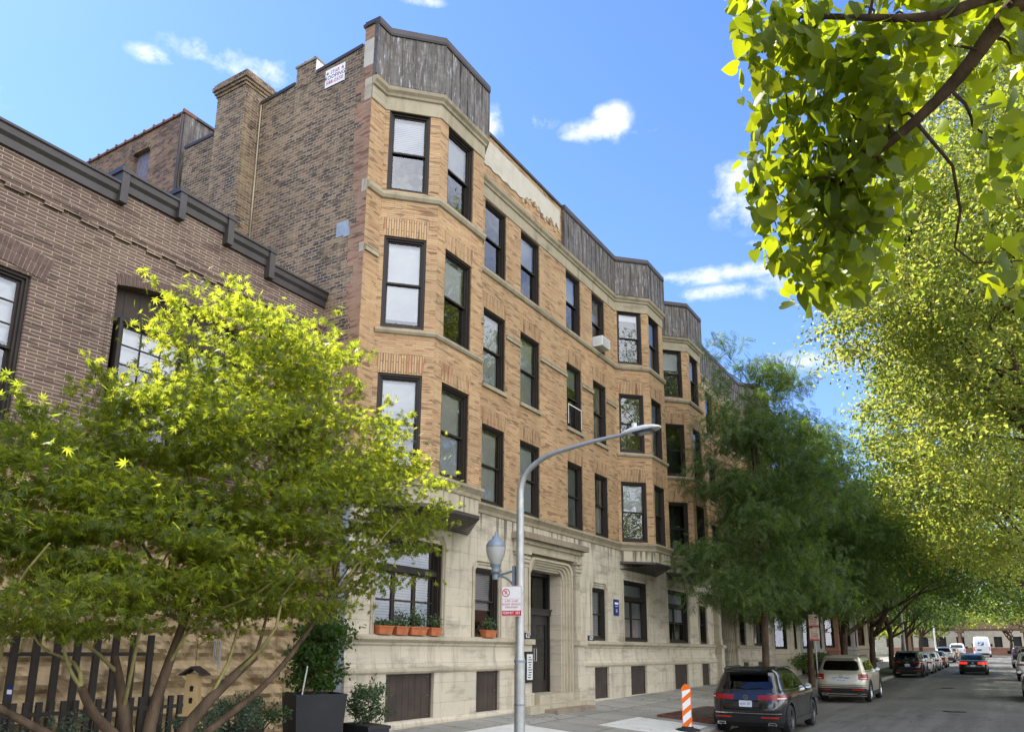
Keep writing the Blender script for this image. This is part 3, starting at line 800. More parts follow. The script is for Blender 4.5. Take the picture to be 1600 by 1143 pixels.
# pop-up pier
pw.box(-2.60, Y0-.004, 15.9, -1.92, Y0+.42, 16.50, M['party']); pw.box(-2.64, Y0-.03, 16.502, -1.9, Y0+.46, 16.56, M['stone_dark'])
pw.box(-1.918, Y0-.002, 16.1, -1.912, Y0+.42, 16.5, M['white'])
# ragged brick tops on the pier
for k in range(6): pw.box(-2.58+k*.11, Y0-.01, 16.56, -2.50+k*.11, Y0+.1, 16.575+.03*((k*7)%3)/2, M['party'])
# end pier by the front bay
pw.box(-.30, Y0-.004, 16.29, -.01, Y0+.35, 16.66, M['rose']); pw.box(-.34, Y0-.05, 16.662, .0, Y0+.38, 16.74, M['coping'])
pw.box(-.30, Y0-.008, 15.55, -.005, Y0-.002, 16.28, M['stucco'])
# rear block, set higher, with a light court between
pw.face([(-12.6,Y0,0),(-7.1,Y0,0),(-7.1,Y0,15.0),(-12.6,Y0,15.0)], M['rear'])
wall(pw, (-12.6,Y0), XV, 5.5, 15.0, 16.95, [(3.15,4.0,15.0,16.45,.22)], .22, M['rear'])
wall(pw, (-7.1,Y0), YV, 9, 12, 16.95, (), .2, M['clad'])
pw.box(-16.5, Y0+.1, 0, -12.6, Y0+9, 15.2, M['rear'])
for k in range(3):   # arch over the doorway
    for j in range(9):
        t = math.pi*(.12+.76*j/8)
        pw.box(-.035, 0, 0, .035, .012, .11, M['rear'], M=Matrix.Translation((-9.025-.46*math.cos(t), Y0-.012, 16.18+.36*math.sin(t)+k*.001)) @ Matrix.Rotation(-(math.pi/2-t), 4, 'Y')) if k == 0 else None
pw.build('party_wall', M['party'], apt)
dd = MB(); dd.box(-9.45, Y0+.16, 15, -8.6, Y0+.2, 16.45, simple('faded_blue_door', (.16,.15,.19), .7, var=.3)); dd.build('roof_door', None, apt)
ct = MB()
for k in range(12):
    x = -12.6+k*.46
    ct.box(x, Y0-.05, 16.952, x+.43, Y0+.35, 17.02, M['tile'])
    ct.box(x+.40, Y0-.07, 16.954, x+.47, Y0+.37, 17.06, M['tile'])
ct.box(-7.42, Y0+.36, 16.952, -7.04, Y0+9, 17.03, M['coping'])
ct.tube([(-7.16, Y0-.03, 16.9), (-7.16, Y0-.03, 12)], .05, 8, M['coping'])
ct.build('roof_coping_tiles', M['tile'], apt)
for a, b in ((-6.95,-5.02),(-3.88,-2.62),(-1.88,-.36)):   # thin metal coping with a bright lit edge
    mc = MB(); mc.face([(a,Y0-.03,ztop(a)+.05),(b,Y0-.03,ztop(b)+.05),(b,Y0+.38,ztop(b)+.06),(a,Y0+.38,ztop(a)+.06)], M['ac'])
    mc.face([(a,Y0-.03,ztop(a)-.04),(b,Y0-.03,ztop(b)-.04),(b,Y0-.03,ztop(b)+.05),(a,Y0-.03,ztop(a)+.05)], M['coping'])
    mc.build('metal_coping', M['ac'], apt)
ch = MB()
ch.box(-5.0, Y0-.5, 5, -3.9, Y0+.35, 16.25, M['party'])
for k, (o, z0_, z1_) in enumerate(((.03,16.25,16.33),(.07,16.33,16.41),(.11,16.41,16.52),(.08,16.52,16.60),(.03,16.60,16.68))):
    ch.box(-5.0-o, Y0-.5-o, z0_+.001*k, -3.9+o, Y0+.35+o, z1_+.001*(k+1)-.001, M['party'])
ch.box(-4.85, Y0-.35, 16.68, -4.05, Y0+.2, 16.74, M['stone_dark'])
ch.build('chimney', M['party'], apt)
dp = MB(); dp.tube([(-3.82, Y0-.035, 6), (-3.82, Y0-.035, 15.9)], .018, 6, M['stone_plain']); dp.build('conduit', M['stone_plain'], apt)
vp = MB(); vp.tube([(-9.9,Y0+.5,16.8),(-9.9,Y0+.5,17.42)], .10, 12, M['coping']); vp.tube([(-9.9,Y0+.5,17.42),(-9.9,Y0+.5,17.5)], .14, 12, M['coping']); vp.build('vent_pipe', M['coping'], apt)
# toothed return of face brick + stone blocks, blue-grey flashing at the stone
tt = MB(); z = 5.6; rr = random.Random(5)
while z < 15.5:
    h = rr.choice([.21,.26,.31,.42]); w = rr.uniform(.26,.34)+(.16 if rr.random() < .5 else 0)
    tt.box(-w, Y0-.007, z, -.0, Y0-.002, min(z+h,15.54), M['rose']); z += h
tt.box(-.22, Y0-.012, 14.62, -.0, Y0-.0, 15.2, M['stone_plain']); tt.box(-.15, Y0-.014, 12.2, -.0, Y0, 12.52, M['stone_plain']); tt.box(-.13, Y0-.014, 10.7, -.0, Y0, 10.93, M['stone_plain'])
tt.build('face_brick_return', M['rose'], apt)
fl_ = MB(); fl_.box(-.16, Y0-.03, .2, -.02, Y0-.002, 5.4, M['flash']); fl_.box(-.02, Y0-.012, .2, .02, Y0-.002, 5.4, M['flash']); fl_.build('corner_flashing', M['flash'], apt)
pt_ = MB(); pt_.box(-.86, Y0-.012, 11.25, -.50, Y0-.002, 11.60, M['flash']); pt_.box(-.63, Y0-.013, 11.2, -.45, Y0-.003, 11.42, M['flash']); pt_.build('wall_patch', M['flash'], apt)
# roof and far side
rf = MB(); rf.box(-15, Y0+.35, 15.0, -.3, Y1, 15.1, M['coping'])
for y0, yl, yr, y1 in BAYS: rf.prism([(-.3,y0),(0,y0),(BB-.05,yl+.02),(BB-.05,yr-.02),(0,y1),(-.3,y1)], 'z', 15.0, 15.1, M['coping'])
rf.box(-15, Y1-.02, 0, 0, Y1, 16.3, M['party'])
rf.build('roof', M['coping'], apt)

# text helper -----------------------------------------------
def text_mesh(txt, size, mat, depth=.002, name='lettering', align='CENTER', sx=1):
    cu = bpy.data.curves.new(name, 'FONT'); cu.body = txt; cu.size = size; cu.align_x = align; cu.align_y = 'CENTER'; cu.extrude = depth; cu.resolution_u = 2
    o = bpy.data.objects.new(name, cu); COL.objects.link(o); bpy.context.view_layer.update()
    me = bpy.data.meshes.new_from_object(o.evaluated_get(bpy.context.evaluated_depsgraph_get()))
    bpy.data.objects.remove(o); me.materials.clear(); me.materials.append(mat)
    if sx != 1: me.transform(Matrix.Diagonal((sx,1,1,1)))
    return me
def put_text(txt, size, mat, parent, mat4, sx=1, name='lettering', align='CENTER', off=.003):
    me = text_mesh(txt, size, mat, .001, name, align, sx); o = link(name, me, parent)
    # text plane: local x = right, y = up, z = toward viewer
    o.matrix_local = mat4 @ Matrix.Translation((0,0,off)); return o
def face_mat(pos, right, up=(0,0,1)):
    r = Vector(right).normalized(); u = Vector(up).normalized(); n = r.cross(u)
    return Matrix(((r.x,u.x,n.x,pos[0]),(r.y,u.y,n.y,pos[1]),(r.z,u.z,n.z,pos[2]),(0,0,0,1)))
M['redink'] = simple('red_print', (.50,.02,.03), .5, var=.05)
M['blackink'] = simple('black_print', (.015,.015,.015), .5)
M['signwhite'] = simple('white_sign_face', (.78,.78,.80), .45, var=.04)

# roofing sign on the party wall (stands for itself)
sg = MB(); sg.box(-.32, -.012, -.25, .32, 0, .25, M['signwhite'])
s0 = sg.build('roofing_sign', None, None, loc=(-1.22, Y0-.012, 15.72)); tag(s0, 'white roofing contractor sign with red lettering high on the dark brick side wall', 'sign')
for t, z, s in (('\u2605 STAR \u2605',.13,.13),('ROOFING',0,.15),('588-0550',-.14,.15)):
    put_text(t, s, M['redink'] if z > 0 else M['blackink'] if z == 0 else M['redink'], s0, face_mat((0,-.012,z), (1,0,0)))
# blue plaque, address numbers, notice case
bs = MB(); bs.box(0,-.21,-.27,.02,.21,.27,M['bluesign']); bs.box(.018,-.19,-.25,.022,.19,.25,M['bluesign'])
s1 = bs.build('blue_plaque', None, None, loc=(.01,25.35,3.50)); tag(s1, 'blue rectangular plaque with white lettering on the limestone wall', 'plaque')
bt = MB(); bt.box(.0225,-.15,.10,.0245,.15,.17,M['signwhite'])
for k,(w,z) in enumerate(((.10,.03),(.06,-.08),(.08,-.12),(.05,-.16))): bt.box(.0225,-w,z,.0245,w,z+.018,M['signwhite'])
bt.build('lettering', None, s1)
for num, y in (('627',18.72),('629',22.62)):
    nb = MB(); nb.box(0,-.20,-.08,.03,.20,.08,M['blackink'])
    o = nb.build('house_number', None, None, loc=(.425,y,2.43) if num == '627' else (.425,22.0+.62,2.43)); tag(o, f'small black plate with white house number {num} on the pilaster beside the main door', 'number plate', 'house number plates')
    o.location.x = .335; put_text(num, .17, M['signwhite'], o, face_mat((.03,0,0),(0,1,0)))
nc = MB(); nc.box(0,-.22,-.40,.05,.22,.40,M['black']); nc.box(.04,-.15,-.33,.055,.15,.33,M['ac'])
for k in range(9): nc.box(.053,-.10+.02*(k%3),-.28+k*.065,.058,.05+.02*((k*5)%4),-.255+k*.065,M['blackink'])
o = nc.build('notice_case', None, None, loc=(.345,18.76,1.62)); tag(o, 'black framed notice case with white papers beside the main entrance', 'notice case')
# window air conditioner
ac = MB(); ac.box(-.10,0,0,.32,.66,.36,M['ac'])
for k in range(9): ac.box(.322,.04,.03+k*.034,.328,.62,.05+k*.034,M['shade_grey'])
for k in range(5): ac.box(.02,-.006,.07+k*.05,.28,0,.09+k*.05,M['shade_grey'])
o = ac.build('air_conditioner', None, None, loc=(0,24.0,12.56)); tag(o, 'white window air conditioner jutting from a top floor window sill', 'air conditioner')
# terracotta window boxes
def leaf_cloud(n, c, s, size, rs, up=.3):
    C_ = np.asarray(c)+rs.normal(0,1,(n,3))*np.asarray(s); return C_
# ------------------------------------------------------------------ ground, road, pavements
def strip(name, x0, x1, ys, zf, mat, nx=1, kind='structure'):
    mb = MB(); rows = []
    for y in ys: rows.append([(x0+(x1-x0)*i/nx, y, zf(x0+(x1-x0)*i/nx, y)) for i in range(nx+1)])
    mb.grid(rows, mat, flip=True); o = mb.build(name, mat); return tag(o, kind=kind)
YS = [-60,-30,-10,0]+list(range(5,60,5))+list(range(60,130,5))+[130,160,200,300,400]
mb = MB(); XS = [-900,-300,-100,-40,-15,0,4.7,13.9,25,60,150,400,900]
YG = [-600,-200]+YS+[700,1500]
mb.grid([[(x, y, (gz(max(-60,y))-.06)) for x in XS] for y in YG], M['earth'], flip=True); tag(mb.build('ground', M['earth']), kind='structure')
strip('road', 4.62, 13.98, YS, lambda x,y: gz(y)+.05-.0045*(x-9.3)**2*.5, M['asphalt'], 8)
strip('crossroad', -60, 90, [112,118,124], lambda x,y: gz(y)+.055+.004, M['asphalt'], 4)
def slab(name, prof, ys, mat):
    mb = MB(); mb.grid([[(x, y, gz(y)+z) for x, z in prof] for y in ys], mat, flip=True); return tag(mb.build(name, mat), kind='structure')
YW = [y for y in YS if y <= 110]
slab('pavement', [(4.50,-.1),(4.50,.155),(0.0,.155+.075*4.5),(-.3,.5)], YW, M['concrete'])
slab('kerb', [(4.70,-.05),(4.69,.135),(4.66,.162),(4.50,.162)], YW, M['kerb'])
slab('far_kerb', [(13.85,.162),(13.80,.13),(13.79,-.05)][::-1], YW, M['kerb'])
slab('far_pavement', [(13.85,.158),(18.5,.25),(19,.0)], YW, M['concrete'])
# fresh concrete squares and a tree pit with a rusty edging
def patch(name, x0, y0, x1, y1, mat, h=.006):
    mb = MB(); zz = lambda x, y: gz(y)+.155+.075*(4.5-x)+h
    n = 6; mb.grid([[(x0+(x1-x0)*i/n, y0+(y1-y0)*j/n, zz(x0+(x1-x0)*i/n, y0+(y1-y0)*j/n)) for i in range(n+1)] for j in range(n+1)], mat, flip=True)
    return tag(mb.build(name, mat), kind='structure')
patch('pavement_patch', 2.55, 18.35, 4.48, 20.9, M['newconcrete']); patch('pavement_patch', 1.2, 13.4, 2.9, 16.7, M['newconcrete'])
patch('pavement_patch', 3.1, 26.6, 4.45, 29.5, M['concrete'])
patch('tree_pit', 2.9, 21.6, 4.45, 25.6, M['soil'])
ed = MB(); rust = simple('rusty_edging', (.11,.05,.035), .8, var=.4)
zp = lambda x, y: gz(y)+.155+.075*(4.5-x)
for a, b in (((2.86,21.5),(4.45,21.6)),((2.86,25.6),(4.45,25.7)),((2.86,21.6),(2.96,25.6))):
    ed.box(a[0],a[1],zp(a[0],a[1])-.1,b[0],b[1],zp(2.9,23)+.05,rust)
tag(ed.build('pit_edging', rust), 'rusty low edging around the bare tree pit beside the kerb', 'edging')
patch('tree_pit', 2.9, 29.8, 4.45, 32.6, M['soil'])
patch('parkway', 2.9, 47, 4.45, 110, M['earth'])
# road details: worn centre marks, manhole, patches
for y in (74, 92, 108):
    mb = MB(); z = lambda y: gz(y)+.056
    mb.grid([[(9.5, y, z(y)),(13.0, y, z(y)-.02)],[(9.5,y+.35,z(y+.35)),(13.0,y+.35,z(y+.35)-.02)]], M['paint'], flip=True); tag(mb.build('road_marking', M['paint']), kind='structure')
for x, y in ((9.6,31.0),(8.6,47)):
    mh = MB(); mh.lathe([(0,.012),(.30,.012),(.31,.0),(.36,.008),(.37,0)], (0,0,0), 24, M['rubber'])
    for k in range(5): mh.box(-.2,-.2+k*.1-.01,.0125,.2,-.2+k*.1+.01,.016,M['asphalt'])
    o = mh.build('manhole_cover', M['rubber'], loc=(x,y,gz(y)+.052)); tag(o, 'round iron manhole cover in the %s part of the road' % ('near' if y < 40 else 'far'), 'manhole cover')

# ------------------------------------------------------------------ the mauve brick neighbour
NX = -1.11
nb = thing('brick_coach_house', 'two storey mauve brick building with stepped brown coping and a rough yellow stone base', 'building')
w = MB()
ops = [(3.75-(-8), 5.80-(-8), 5.3, 7.68, .22), (7.17-(-8), 10.15-(-8), 0, 8.0, .20)]
# steps in the parapet top
def seg_top(y): return 10.28 if 8.15 <= y <= 9.2 else (10.06 if 7.0 <= y <= 10.27 else 9.80)
for a, b in ((-8,7.0),(7.0,8.15),(8.15,9.2),(9.2,10.27),(10.27,12.0)):
    wall(w, (NX,a), YV, b-a, 9.3, seg_top((a+b)/2), (), .2, M['mauve'])
wall(w, (NX,-8), YV, 15.17, 4.6, 9.3, [(11.75,13.80,5.3,7.68,.22)], .2, M['mauve'])
wall(w, (NX,10.15), YV, 1.85, 4.6, 9.3, (), .2, M['mauve'])
# wall above the wide segmental arch
n = 16; ya, yb = 7.17, 10.15
arch = lambda t: 8.12+.22*(1-(2*t-1)**2)
for k in range(n):
    t0, t1 = k/n, (k+1)/n; y0_, y1_ = ya+(yb-ya)*t0, ya+(yb-ya)*t1
    w.face([(NX,y0_,arch(t0)),(NX,y1_,arch(t1)),(NX,y1_,9.3),(NX,y0_,9.3)], M['mauve'])
    w.face([(NX,y0_,arch(t0)),(NX-.3,y0_,arch(t0)),(NX-.3,y1_,arch(t1)),(NX,y1_,arch(t1))], M['mauve'])
w.face([(NX,ya,4.6),(NX,ya,8.05),(NX-.3,ya,8.05),(NX-.3,ya,4.6)], M['mauve']); w.face([(NX,yb,4.6),(NX-.3,yb,4.6),(NX-.3,yb,8.05),(NX,yb,8.05)], M['mauve'])
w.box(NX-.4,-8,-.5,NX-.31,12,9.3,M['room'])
w.box(-16,-8,9.3,NX-.3,11.98,9.36,M['coping']); w.box(-16,-8,0,-15.9,11.9,9.3,M['rear']); w.box(-16,-8.05,0,NX,-8,9.8,M['rear'])
for a, b in ((-8,7.0),(7.0,8.15),(8.15,9.2),(9.2,10.27),(10.27,11.98)): w.box(NX-.3,a,9.3,NX-.02,b,seg_top((a+b)/2)-.01,M['rear'])
w.build('brick_wall', M['mauve'], nb)
# soldier rings over the arch and the window
M['mauve_dk'] = simple('mauve_brick_single', (.115,.072,.062), .85, var=.35, scale=9); M['mortar'] = simple('pale_mortar', (.42,.34,.25), .9)
ar = MB()
for k in range(16):
    t0, t1 = k/16, (k+1)/16
    ar.face([(NX+.003,ya+(yb-ya)*t0,arch(t0)),(NX+.003,ya+(yb-ya)*t1,arch(t1)),(NX+.003,ya+(yb-ya)*t1,arch(t1)+.205),(NX+.003,ya+(yb-ya)*t0,arch(t0)+.205)], M['mortar'])
for k in range(44):
    t = (k+.5)/44; y = ya+(yb-ya)*t; z = arch(t); sl = math.atan((arch(min(1,t+.01))-arch(max(0,t-.01)))/((yb-ya)*.02))
    mm = Matrix.Translation((NX+.004, y, z)) @ Matrix.Rotation(sl, 4, 'X')
    ar.box(0,-.028,.005,.012,.028,.198,M['mauve_dk'],M=mm)
ar.build('arch_bricks', M['mauve'], nb); ar = MB()
for k in range(34):
    t = (k+.5)/34; y = 3.6+2.35*t; f = (t-.5)*2; mm = Matrix.Translation((NX+.004, y+f*.04, 7.68+.12*(1-f*f))) @ Matrix.Rotation(-f*.28, 4, 'X')
    ar.box(0,-.035,-.003,.002,.035,.40,M['mortar'],M=mm); ar.box(0,-.029,0,.012,.029,.19,M['mauve_dk'],M=mm); ar.box(0,-.030,.203,.012,.030,.39,M['mauve_dk'],M=mm)
ar.build('window_head', M['mauve'], nb); ar = MB()
for y in (7.09,): 
    for k in range(52): ar.box(NX-.02, y-.03, 4.6+k*.066, NX+.014, y+.08, 4.6+k*.066+.056, M['mauve'])
ar.build('pilaster', M['mauve'], nb)
cb = MB(); y = -8; k = 0
while y < 12:
    cb.box(NX-.02,y,8.93+(.06 if k%2 else 0),NX+.05,min(12,y+.30),9.06,M['mauve']); y += .30; k += 1
cb.box(NX-.02,-8,9.062,NX+.065,12,9.12,M['mauve']); cb.build('corbel_band', M['mauve'], nb)
cpn = MB()
prof = [(0,-.36),(.05,-.35),(.06,-.22),(.11,-.16),(.12,-.06),(.15,-.04),(.15,0),(-.34,.02)]
def crun(a, b, zt):
    rows = [[(NX+n_, a, zt+z_), (NX+n_, b, zt+z_)] for n_, z_ in prof]
    cpn.grid(rows, M['coping']); cpn.face([r[0] for r in rows], M['coping']); cpn.face([r[1] for r in rows][::-1], M['coping'])
for a, b, zt in ((-8,7.04,9.92),(7.0,8.18,10.18),(8.14,9.24,10.40),(9.20,10.32,10.18),(10.26,11.98,9.92)): crun(a, b, zt)
for y_, z0_, z1_, s in ((7.0,9.56,10.18,1),(8.14,9.82,10.40,1),(9.24,9.82,10.40,-1),(10.32,9.56,10.18,-1)):
    cpn.box(NX-.34, y_-.07, z0_, NX+.153, y_+.07, z1_+.021, M['coping']); cpn.box(NX-.34, y_-.10, z1_-.055, NX+.17, y_+.10, z1_+.035, M['coping'])
cpn.build('stepped_coping', M['coping'], nb)
# inside the arch: dark boarded spandrel and window frame, stone base
ip = MB(); ip.box(NX-.28,ya,6.0,NX-.24,yb,8.34,M['board'])
for k in range(10): ip.box(NX-.24,ya+.3*k,7.62,NX-.232,ya+.3*k+.018,8.33,M['black'])
ip.box(NX-.24,ya,7.56,NX-.16,yb,7.68,M['frame']); ip.box(NX-.3,ya,4.6,NX-.2,yb,6.0,M['mauve']); ip.build('arch_panelling', M['board'], nb)
for k in range(2): add_window(nb, (NX,7.25), YV, .03+1.42*k, 1.38+1.42*k, 5.3, 7.56, 'hung6', [(.3,'shade')], d=-.06)
add_window(nb, (NX,3.75), YV, 0, 2.05, 5.3, 7.68, 'hung6', [(.45,'shade')], d=.02)  # pale shade stands in for the bright sky reflected in this glass
add_window(nb, (NX,-1), YV, 0, 2.05, 5.3, 7.68, 'hung6', [(.45,'shade')], d=-.2)
# rock-faced stone base: individual blocks with a broken face, all one part
rb = MB(); rs = random.Random(11); z = -.2
while z < 4.6:
    h = rs.choice([.46,.56,.38]); h = min(h, 4.6-z); y = -8-rs.random()
    while y < 12.0:
        L = rs.uniform(.45,1.0); y1 = min(12.0, y+L); n = 12; m_ = 7; rows = []
        for j in range(m_+1):
            row = []
            for i in range(n+1):
                yy = y+(y1-y)*i/n; zz = z+h*j/m_
                e = (0 if i in (0,n) or j in (0,m_) else 1)
                ex = min(i, n-i)/3; ez = min(j, m_-j)/2; d = e*(.10*min(1, ex, ez)+.11*mnoise.noise(Vector((yy*2.6, zz*3.4, 5)))+.06*mnoise.noise(Vector((yy*8, zz*10, 2))))
                row.append((NX+.03+max(0,d), yy, zz))
            rows.append(row)
        rb.grid(rows, M['stone_rough'], flip=True); y = y1
    z += h
rb.build('rough_stone_base', M['stone_rough'], nb)

# ------------------------------------------------------------------ row of greystones further on
def greystone(y0, w_, h, mat, label, copper=False, bay=True):
    g0 = gz(y0+w_/2)
    t = thing('greystone_house', label, 'house', (0,y0,g0), 0, 'stone row houses further along the street')
    mb = MB(); ops = []; X0 = -.2
    nfl = 3; fh = h/ (nfl+.55)
    wins = []
    bw = w_*.52
    for f in range(nfl):
        za = 1.9+f*fh; zb = za+fh*.62
        for u in (w_*.66, w_*.86): wins.append(((X0,0), YV, u-.42, u+.42, za, zb))
    wall(mb, (X0,0), YV, w_, -1, h, [x[2:6] for x in wins], .25, mat)
    mb.box(-14,0.01,-1,X0-.01,w_-.01,h-.3,M['party']) if False else None
    mb.face([(X0,0,-1),(X0,0,h),(-14,0,h),(-14,0,-1)], M['party']); mb.face([(X0,w_,-1),(-14,w_,-1),(-14,w_,h),(X0,w_,h)], M['party'])
    mb.box(-14,0,h-.4,X0-.3,w_,h-.3,M['coping'])
    bp = [(X0,.35),(X0+1.0,1.15),(X0+1.0,bw-.5),(X0,bw+.3)]
    for a, b in zip(bp, bp[1:]):
        U = (b[0]-a[0], b[1]-a[1]); L = math.hypot(*U); o = []
        for f in range(nfl):
            za = 1.9+f*fh; zb = za+fh*.62
            o.append((L/2-.38, L/2+.38, za, zb)); wins.append((a, U, L/2-.38, L/2+.38, za, zb))
        wall(mb, a, U, L, -1, h-.3, o, .25, mat)
    sweep(mb, [(X0,0)]+bp+[(X0,w_)], [(0,h-.55),(.1,h-.5),(.16,h-.35),(.30,h-.28),(.30,h-.12),(0,h-.05)], M['copper'] if copper else mat)
    for zz in (1.6, 1.6+fh, 1.6+2*fh): sweep(mb, [(X0,0)]+bp+[(X0,w_)], [(0,zz),(.08,zz+.02),(.08,zz+.14),(0,zz+.16)], mat)
    mb.build('facade', mat, t)
    rp = MB(); xs = [p[0] for p in bp]
    if copper:
        c = (X0+.1, (bp[0][1]+bp[-1][1])/2, h+1.3)
        q = offset_path(bp, .32)
        for a, b in zip(q, q[1:]): rp.face([(a.x,a.y,h-.1),(b.x,b.y,h-.1),c], M['copper'])
    else: rp.prism([(X0,bp[0][1]),(bp[1][0]-.02,bp[1][1]),(bp[2][0]-.02,bp[2][1]),(X0,bp[3][1])], 'z', h-.35, h-.3, M['coping'])
    rp.build('roof', M['coping'], t)
    for P0, U, a, b, za, zb in wins: add_window(t, P0, U, a, b, za, zb, 'hung', [])
    s = MB()
    for k in range(6): s.box(X0,w_*.62-.1,-.5,1.6-.28*k+.3,w_*.62+1.3,.25+.2*k,mat)
    s.build('front_steps', mat, t)
    dmb = MB(); dmb.box(X0-.02,w_*.66-.5,1.25,X0+.03,w_*.66+.5,3.7,M['frame']); dmb.build('front_door', M['frame'], t)
    return t
greystone(47.2, 7.6, 12.6, M['greystone_warm'], 'warm limestone row house next to the tan apartment block, with a plain cornice')
greystone(54.9, 7.8, 12.2, M['greystone'], 'pale grey stone row house with a green copper bay roof', copper=True)
greystone(62.8, 7.4, 12.4, M['redbrick'], 'red brick row house between the two pale grey ones')
greystone(70.3, 7.8, 12.0, M['greystone'], 'pale grey stone row house beyond the red brick one')
greystone(78.2, 8.0, 12.5, M['greystone_warm'], 'warm stone row house, last before the crossing')

# blocks on the far side of the street: seen in glass reflections and between the trees
def far_block(x, y0, y1, h, mat, label):
    t = thing('brick_flats', label, 'building', (x,y0,gz(y0)), 0, 'blocks across the street')
    mb = MB(); L = y1-y0; ops = []
    n = int(L/3)
    for f in range(int(h/3.3)):
        for k in range(n): ops.append((1+k*3, 2.2+k*3, 1.6+f*3.3, 3.6+f*3.3))
    wall(mb, (0,L), (0,-1), L, -1, h, ops, .2, mat); mb.box(.2,0,-1,12,L,h-.1,mat); 
    mb.build('brick_wall', mat, t)
    return t
far_block(19.5, 62, 84, 9, M['redbrick'], 'red brick block behind the trees across the street')
far_block(19.5, 86, 106, 9, M['greystone_warm'], 'pale stone block by the crossing, across the street')

# elevated railway at the end of the street
vi = thing('railway_viaduct', 'brown steel railway viaduct crossing the far end of the street', 'viaduct', (8,152,gz(152)))
mb = MB(); vb = simple('rusty_brown_girder', (.26,.15,.10), .7, var=.2)
mb.box(-45,-2.5,4.0,55,2.5,4.2,vb); mb.box(-45,-2.6,4.2,55,-2.4,5.5,vb)
for k in range(60): mb.box(-45+k*1.6,-2.64,4.2,-44.9+k*1.6,-2.6,5.5,vb)
mb.build('girder', vb, vi)
for x in (-20,-10,-2.6,6.5,16,26):
    c = MB(); c.box(x-.22,-2.3,-.3,x+.22,-1.9,4.0,vb); c.box(x-.22,1.9,-.3,x+.22,2.3,4.0,vb); c.box(x-.6,-2.45,3.7,x+.6,2.45,4.0,vb); c.build('column', vb, vi)
bk = MB(); bk.box(-14,0,-.5,14,.3,1.3,M['redbrick']); o = bk.build('garden_wall', M['redbrick'], loc=(8,164,gz(164))); tag(o, 'low red brick wall behind the viaduct at the street end', 'wall')
bk = thing('end_house', 'pale stone building behind the viaduct, closing the street', 'building', (4,172,gz(172)))
mb = MB(); ops = [(2+k*3,3.3+k*3,1.4+f*3.2,3.3+f*3.2) for k in range(10) for f in range(2)]
wall(mb, (-14,0), XV, 34, 0, 7.5, ops, .3, M['greystone_warm']); mb.box(-14,.3,0,20,10,7.4,M['room']); mb.build('facade', M['greystone_warm'], bk)

# ------------------------------------------------------------------ street lamp with a side lantern and a parking sign
LX, LY = 4.09, 12.0; lg = swz(LX, LY)
lamp = thing('street_lamp', 'tall galvanised street lamp with a curved arm, in front of the entrance', 'street lamp', (LX,LY,lg))
mb = MB(); mb.tube([(0,0,0),(0,0,1.75)], .092, 20, M['steel']); mb.tube([(0,0,1.02),(0,0,1.05)], .098, 20, M['lampgrey']); mb.tube([(0,0,1.73),(0,0,1.77)], .099, 20, M['lampgrey'])
mb.tube([(0,0,1.77),(0,0,1.86),(0,0,4.72-lg)], [.09,.078,.067], 20, M['steel'])
mb.lathe([(.2,0),(.2,.04),(.15,.08),(.12,.2)], (0,0,0), 16, M['steel'])
mb.build('pole', M['steel'], lamp, smooth=True)
mb = MB()
ctl = [(0,0,4.70-lg),(.01,0,4.90-lg),(.10,0,5.12-lg),(.30,0,5.30-lg),(.62,0,5.44-lg),(.98,0,5.50-lg),(1.5,0,5.575-lg),(2.10,0,5.62-lg)]
def smooth_path(c, n=6):
    P = [Vector(p) for p in c]; o = []
    for i in range(len(P)-1):
        p0, p1, p2, p3 = P[max(i-1,0)], P[i], P[i+1], P[min(i+2,len(P)-1)]
        for k in range(n):
            t = k/n; o.append(.5*((2*p1)+(p2-p0)*t+(2*p0-5*p1+4*p2-p3)*t*t+(3*p1-p0-3*p2+p3)*t**3))
    return o+[P[-1]]
sp_ = smooth_path(ctl); mb.tube(sp_, [.066-.036*i/(len(sp_)-1) for i in range(len(sp_))], 16, M['steel']); mb.build('arm', M['steel'], lamp, smooth=True)
mb = MB()
hx = 2.0; hz = 5.58-lg; rows = []
for x, w_, t_ in ((0,.05,.04),(.08,.10,.06),(.25,.15,.08),(.45,.16,.075),(.60,.13,.05),(.68,.05,.02)):
    rows.append([(hx+x, w_*math.cos(a), hz+x*.06+.04+t_*max(-.35,math.sin(a))) for a in [2*math.pi*j/14 for j in range(14)]])
mb.grid(rows, M['ac'], closed=True); mb.face(rows[0], M['ac']); mb.face(rows[-1][::-1], M['ac']); mb.tube([(hx+.22,0,hz+.10),(hx+.22,0,hz+.20)], .045, 10, M['ac'])
hd = mb.build('lamp_head', M['ac'], lamp, smooth=False)
mb = MB(); mb.box(hx+.22,-.10,hz+.0,hx+.56,.10,hz+.035,M['carglass_lt']); mb.build('lens', None, hd)
